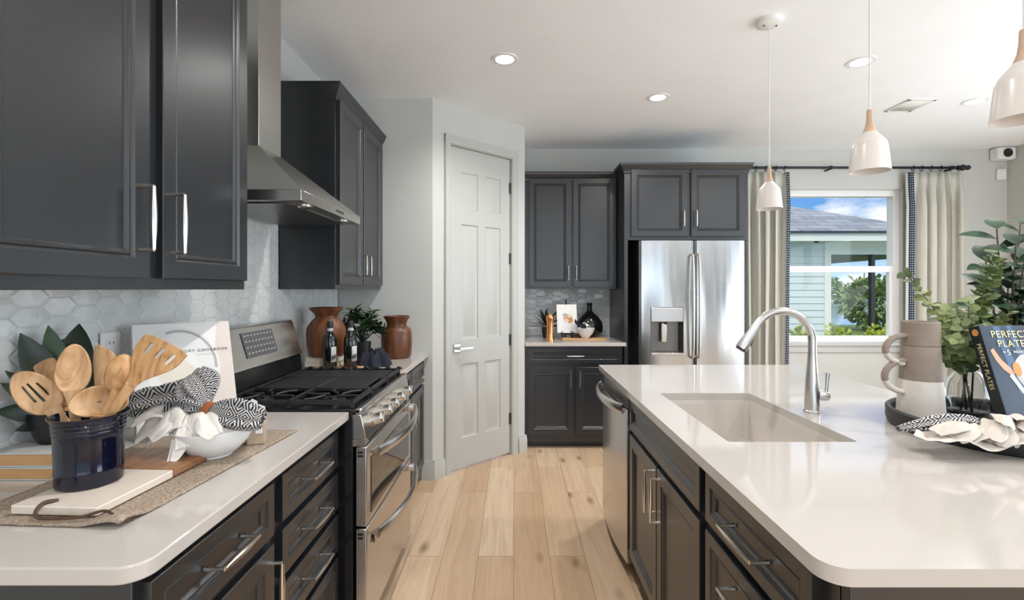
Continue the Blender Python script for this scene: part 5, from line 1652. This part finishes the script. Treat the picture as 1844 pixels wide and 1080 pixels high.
# glass vase with eucalyptus
VX, VY = 1.600, 1.680
vz = thing('glass_vase', 'round clear glass vase with green stems on the tray', 'vase', (VX, VY, TZ))
MB().lathe([(r_ * 0.80, z) for r_, z in [(0.0, 0.0), (0.055, 0.0), (0.070, 0.010), (0.081, 0.045), (0.082, 0.075), (0.072, 0.115), (0.048, 0.148), (0.030, 0.160), (0.027, 0.170), (0.030, 0.185), (0.032, 0.192), (0.029, 0.192), (0.0245, 0.172), (0.027, 0.160), (0.045, 0.145), (0.068, 0.113), (0.0775, 0.075), (0.077, 0.046), (0.067, 0.014), (0.052, 0.006), (0.0, 0.006)]], (0, 0, 0), 48).build('body', 'vase_glass', vz, world=False)
def spray(label, tips, leaf_r, leafm, stemm, seed, base, group=None, dens=0.026):
    R = thing('eucalyptus_branch', label, 'plant', base, 0, group)
    rng = random.Random(seed)
    st_, lf = MB(), MB()
    for (foot, mid, tip) in tips:
        foot, mid, tip = Vector(foot), Vector(mid), Vector(tip)
        P = lambda q: foot * (1 - q) ** 2 + mid * 2 * q * (1 - q) + tip * q * q
        pts = [P(i / 12) for i in range(13)]
        st_.tube(pts, [0.0036 - 0.0024 * i / 12 for i in range(13)], 6)
        L = sum((pts[i + 1] - pts[i]).length for i in range(12))
        n_ = int(L / dens)
        for k in range(n_):
            q = 0.42 + 0.58 * k / max(1, n_ - 1)
            p = P(q)
            tg = (P(min(1, q + 0.02)) - P(q - 0.02)).normalized()
            s1 = tg.orthogonal().normalized()
            s2 = tg.cross(s1)
            for m in (0, 1):
                a = k * 1.9 + m * PI + rng.uniform(-.4, .4)
                dd = (s1 * math.cos(a) + s2 * math.sin(a) + tg * rng.uniform(0.1, 0.7)).normalized()
                sz = leaf_r * rng.uniform(0.75, 1.2) * (1.15 - 0.45 * q)
                nn = (tg + V(rng.uniform(-.5, .5), rng.uniform(-1.2, -.2), rng.uniform(0, .8))).normalized()
                lf.leaf(p, dd, nn, 2.1 * sz, sz, rng.uniform(0, .2), 0.12, 5)
    st_.build('stems', stemm, R)
    lf.build('leaves', leafm, R, smooth=60, weld=False)
    return R
vm = V(VX, VY, TZ + 0.18)
spray('single long eucalyptus branch reaching left over the mugs', [(V(VX + 0.02, VY, TZ + 0.01), V(1.57, 1.67, 1.22), at(1630, 492, 1.62))], 0.019, 'leaf_euca', 'stem_brown', 3, (VX, VY, TZ + 0.01), None, 0.034)
tips = []
for k, (px, py, Y) in enumerate(((1790, 455, 1.66), (1800, 470, 1.72), (1700, 560, 1.60), (1720, 610, 1.55), (1690, 610, 1.62), (1745, 540, 1.62), (1765, 520, 1.70), (1730, 580, 1.58), (1780, 590, 1.62), (1700, 640, 1.60), (1820, 560, 1.72), (1760, 600, 1.58), (1740, 640, 1.57), (1700, 590, 1.72), (1840, 600, 1.74), (1725, 555, 1.66))):
    a = k * 2.4
    tp = at(px, py, Y)
    tips.append((V(VX + 0.016 * math.cos(a), VY + 0.016 * math.sin(a), TZ + (0.012 if k < 4 else 0.165)), V((vm.x * 3 + tp.x) / 4 - 0.004 * (k % 2), (vm.y * 3 + tp.y) / 4, max(vm.z + 0.03, (vm.z + tp.z) / 2 - 0.03)), tp))
spray('bushy olive-green eucalyptus bunch in the glass vase', tips, 0.021, 'leaf_euca', 'stem_green', 8, (VX, VY, TZ + 0.01), None, 0.020)

# blue cookbook leaning on the tray
PBW, PBH, PBT = 0.21, 0.335, 0.034
R, cv_ = book('cookbook', 'blue-grey cookbook with yellow title leaning on the tray', (1.492, 1.422, TZ + 0.004), (math.radians(-17), math.radians(0), math.radians(4)), PBW, PBH, PBT, 'print_blue', 'paper_white')
deco(cv_, 'spine', MB().box(-0.0008, 0.0, 0.0, PBT, 0.0, PBH), 'book_black')
deco(cv_, 'spine_badge', disc(0, 0, 0.010, 0.011, 0, n=20), 'print_orange').matrix_local = Matrix.Translation((-0.001, PBT * 0.5, PBH - 0.02)) @ Matrix.Rotation(-PI / 2, 4, 'Z')
stx = text_mb('PERFECT PLATES', 0.018, 0.0003, 'LEFT', 1.1)
stx.v = [V(-0.0012 + p.y, PBT * 0.5 + 0.006 - p.z, 0.28 - p.x) for p in stx.v]
deco(cv_, 'spine_title', stx, 'print_yellow')
for (x, w_) in ((0.045, 0.022), (0.092, 0.016)):
    deco(cv_, 'cover_stripe', MB().prism([(x, PBH - 0.002), (x + w_, PBH - 0.002), (x + w_ + 0.03, 0.12), (x + 0.022, 0.12)], -0.0004, 0, 'y'), 'print_light_blue')
deco(cv_, 'arm_picture', MB().prism([(0.012, 0.255), (0.024, 0.262), (0.040, 0.225), (0.062, 0.20), (0.070, 0.182), (0.056, 0.178), (0.036, 0.196), (0.020, 0.225)], -0.0009, -0.0004, 'y'), 'skin_print')
deco(cv_, 'bowl_picture', disc(0.135, 0.185, 0.062, 0.060, -0.0005), 'book_gray')
deco(cv_, 'food_picture', disc(0.135, 0.182, 0.050, 0.046, -0.0010), 'paper_cream')
deco(cv_, 'fruit_picture', disc(0.082, 0.195, 0.014, 0.022, -0.0012), 'print_orange')
deco(cv_, 'cloth_picture', MB().prism([(0.050, 0.175), (0.062, 0.185), (0.094, 0.110), (0.086, 0.104)], -0.0009, -0.0004, 'y'), 'paper_white')
for (s_, z, x) in (('PERFECT', 0.296, 0.030), ('PLATES', 0.266, 0.043)):
    deco(cv_, 'title', shifted(text_mb(s_, 0.031, 0.0004, 'LEFT', 1.12), x, -0.0012, z), 'print_yellow')
deco(cv_, 'subtitle', shifted(text_mb('IN', 0.009, 0.0004), 0.052, -0.0012, 0.246), 'paper_white')
deco(cv_, 'subtitle', shifted(text_mb('5', 0.024, 0.0004), 0.066, -0.0012, 0.240), 'paper_white')
deco(cv_, 'subtitle', shifted(text_mb('INGREDIENTS', 0.011, 0.0004), 0.088, -0.0012, 0.246), 'paper_white')
deco(cv_, 'byline', MB().box(0.075, 0.18, -0.0010, -0.0004, 0.070, 0.073), 'book_gray')

# napkins over the front of the tray
def drape(px0, px1, pyt, pyb, Y0, Y1, seed, amp, nu=90, nv=22, front=0.0):
    def fn(u, v):
        px = px0 + (px1 - px0) * u
        wob = math.sin(9 * u + seed) + 0.6 * math.sin(17 * u + 2.1 * seed + 2 * v)
        py = pyt(u) + (pyb(u) - pyt(u)) * v
        Y = Y0 + (Y1 - Y0) * v
        p = at(px, py, Y)
        f_ = noise.noise(V(u * 7, v * 2.5, seed)) + 0.5 * noise.noise(V(u * 15, v * 5, seed + 3))
        p.y += -amp * 0.8 * f_ + amp * 0.35 * wob * (0.3 + v)
        p.z += amp * f_
        return p
    return MB().grid(fn, nu, nv, (9, 1.8))
cr = drape(1648, 1880, lambda u: 768 - 6 * u + 4 * math.sin(7 * u), lambda u: 783 + 20 * min(1, u * 2.0) + 7 * math.sin(13 * u) + 6 * u, 1.34, 1.245, 2.0, 0.010, 120, 16)
for (tx_, ty_, bx_, by_, wd, sd_) in ((1772, 786, 1812, 772, 0.030, 0.4), (1790, 800, 1816, 776, 0.028, 1.6), (1822, 803, 1822, 772, 0.028, 2.7), (1850, 798, 1826, 772, 0.030, 3.4), (1868, 780, 1826, 770, 0.028, 4.9), (1800, 762, 1822, 772, 0.026, 5.8), (1842, 758, 1822, 772, 0.026, 6.6),
                                     (1716, 790, 1760, 772, 0.026, 7.7), (1690, 782, 1745, 768, 0.022, 8.8), (1745, 795, 1790, 776, 0.026, 9.1)):
    fold(cr, at(bx_, by_, 1.31), at(tx_, ty_, 1.265), wd, 0.016, 0.016, sd_, end=1.0)
tag(cr.build('napkin', 'cream_cloth', solid=0.002, smooth=70, sub=1), 'cream ruffled napkin hanging over the tray front', 'napkin')
mp = thing('napkin', 'black and white patterned napkin bunched on the tray before the mugs', 'napkin', at(1690, 765, 1.34))
pth = [at(1615, 772, 1.335), at(1640, 768, 1.33), at(1665, 764, 1.33), at(1690, 758, 1.335), at(1715, 756, 1.34), at(1740, 758, 1.34), at(1762, 764, 1.33), at(1775, 772, 1.32)]
bunch(pth, [0.008, 0.015, 0.019, 0.021, 0.021, 0.022, 0.022, 0.012], [0.3] * 8, 0.72, 5.0, (4, 5)).build('body', 'meander_cloth', mp, smooth=70, solid=0.001, sub=1)

# ---- tall dark-leaved plant standing behind the island
PX, PY = 2.42, 2.34
fp = thing('potted_ficus', 'tall dark glossy-leaved plant beyond the right end of the island', 'plant', (PX, PY, 0))
MB().lathe([(0.0, 0.0), (0.13, 0.0), (0.17, 0.34), (0.175, 0.36), (0.16, 0.36), (0.155, 0.32), (0.0, 0.31)], (PX, PY, 0), 36).build('pot', 'mug_white', fp)
MB().lathe([(0.0, 0.325), (0.154, 0.325)], (PX, PY, 0), 24).build('soil', 'soil', fp)
rng = random.Random(15)
stm, lvs = MB(), MB()
for (px, py, Y) in ((1795, 412, 2.25), (1838, 400, 2.35), (1870, 405, 2.45), (1845, 470, 2.20), (1900, 440, 2.4), (1815, 520, 2.25), (1880, 520, 2.3), (1775, 470, 2.25), (1830, 440, 2.2), (1860, 560, 2.2)):
    tip = at(px, py, Y)
    b0_ = V(PX + rng.uniform(-.05, .05), PY + rng.uniform(-.05, .05), 0.32)
    md = V(PX, PY, 1.0)
    P = lambda q: b0_ * (1 - q) ** 2 + md * 2 * q * (1 - q) + tip * q * q
    stm.tube([P(i / 14) for i in range(15)], [0.009 - 0.006 * i / 14 for i in range(15)], 8)
    for k in range(13):
        q = 1 - k * 0.036
        p = P(q)
        tg = (P(min(1, q + .02)) - P(q - .03)).normalized()
        s1 = tg.orthogonal().normalized()
        s2 = tg.cross(s1)
        a = k * 2.4 + rng.uniform(-.3, .3)
        dd = (s1 * math.cos(a) + s2 * math.sin(a) + tg * 0.5).normalized()
        lvs.leaf(p, dd, (tg * 0.6 + V(-0.2, -0.6, 0.5)).normalized(), rng.uniform(0.11, 0.16), rng.uniform(0.028, 0.038), 0.18, 0.25, 7)
stm.build('stems', 'stem_brown', fp)
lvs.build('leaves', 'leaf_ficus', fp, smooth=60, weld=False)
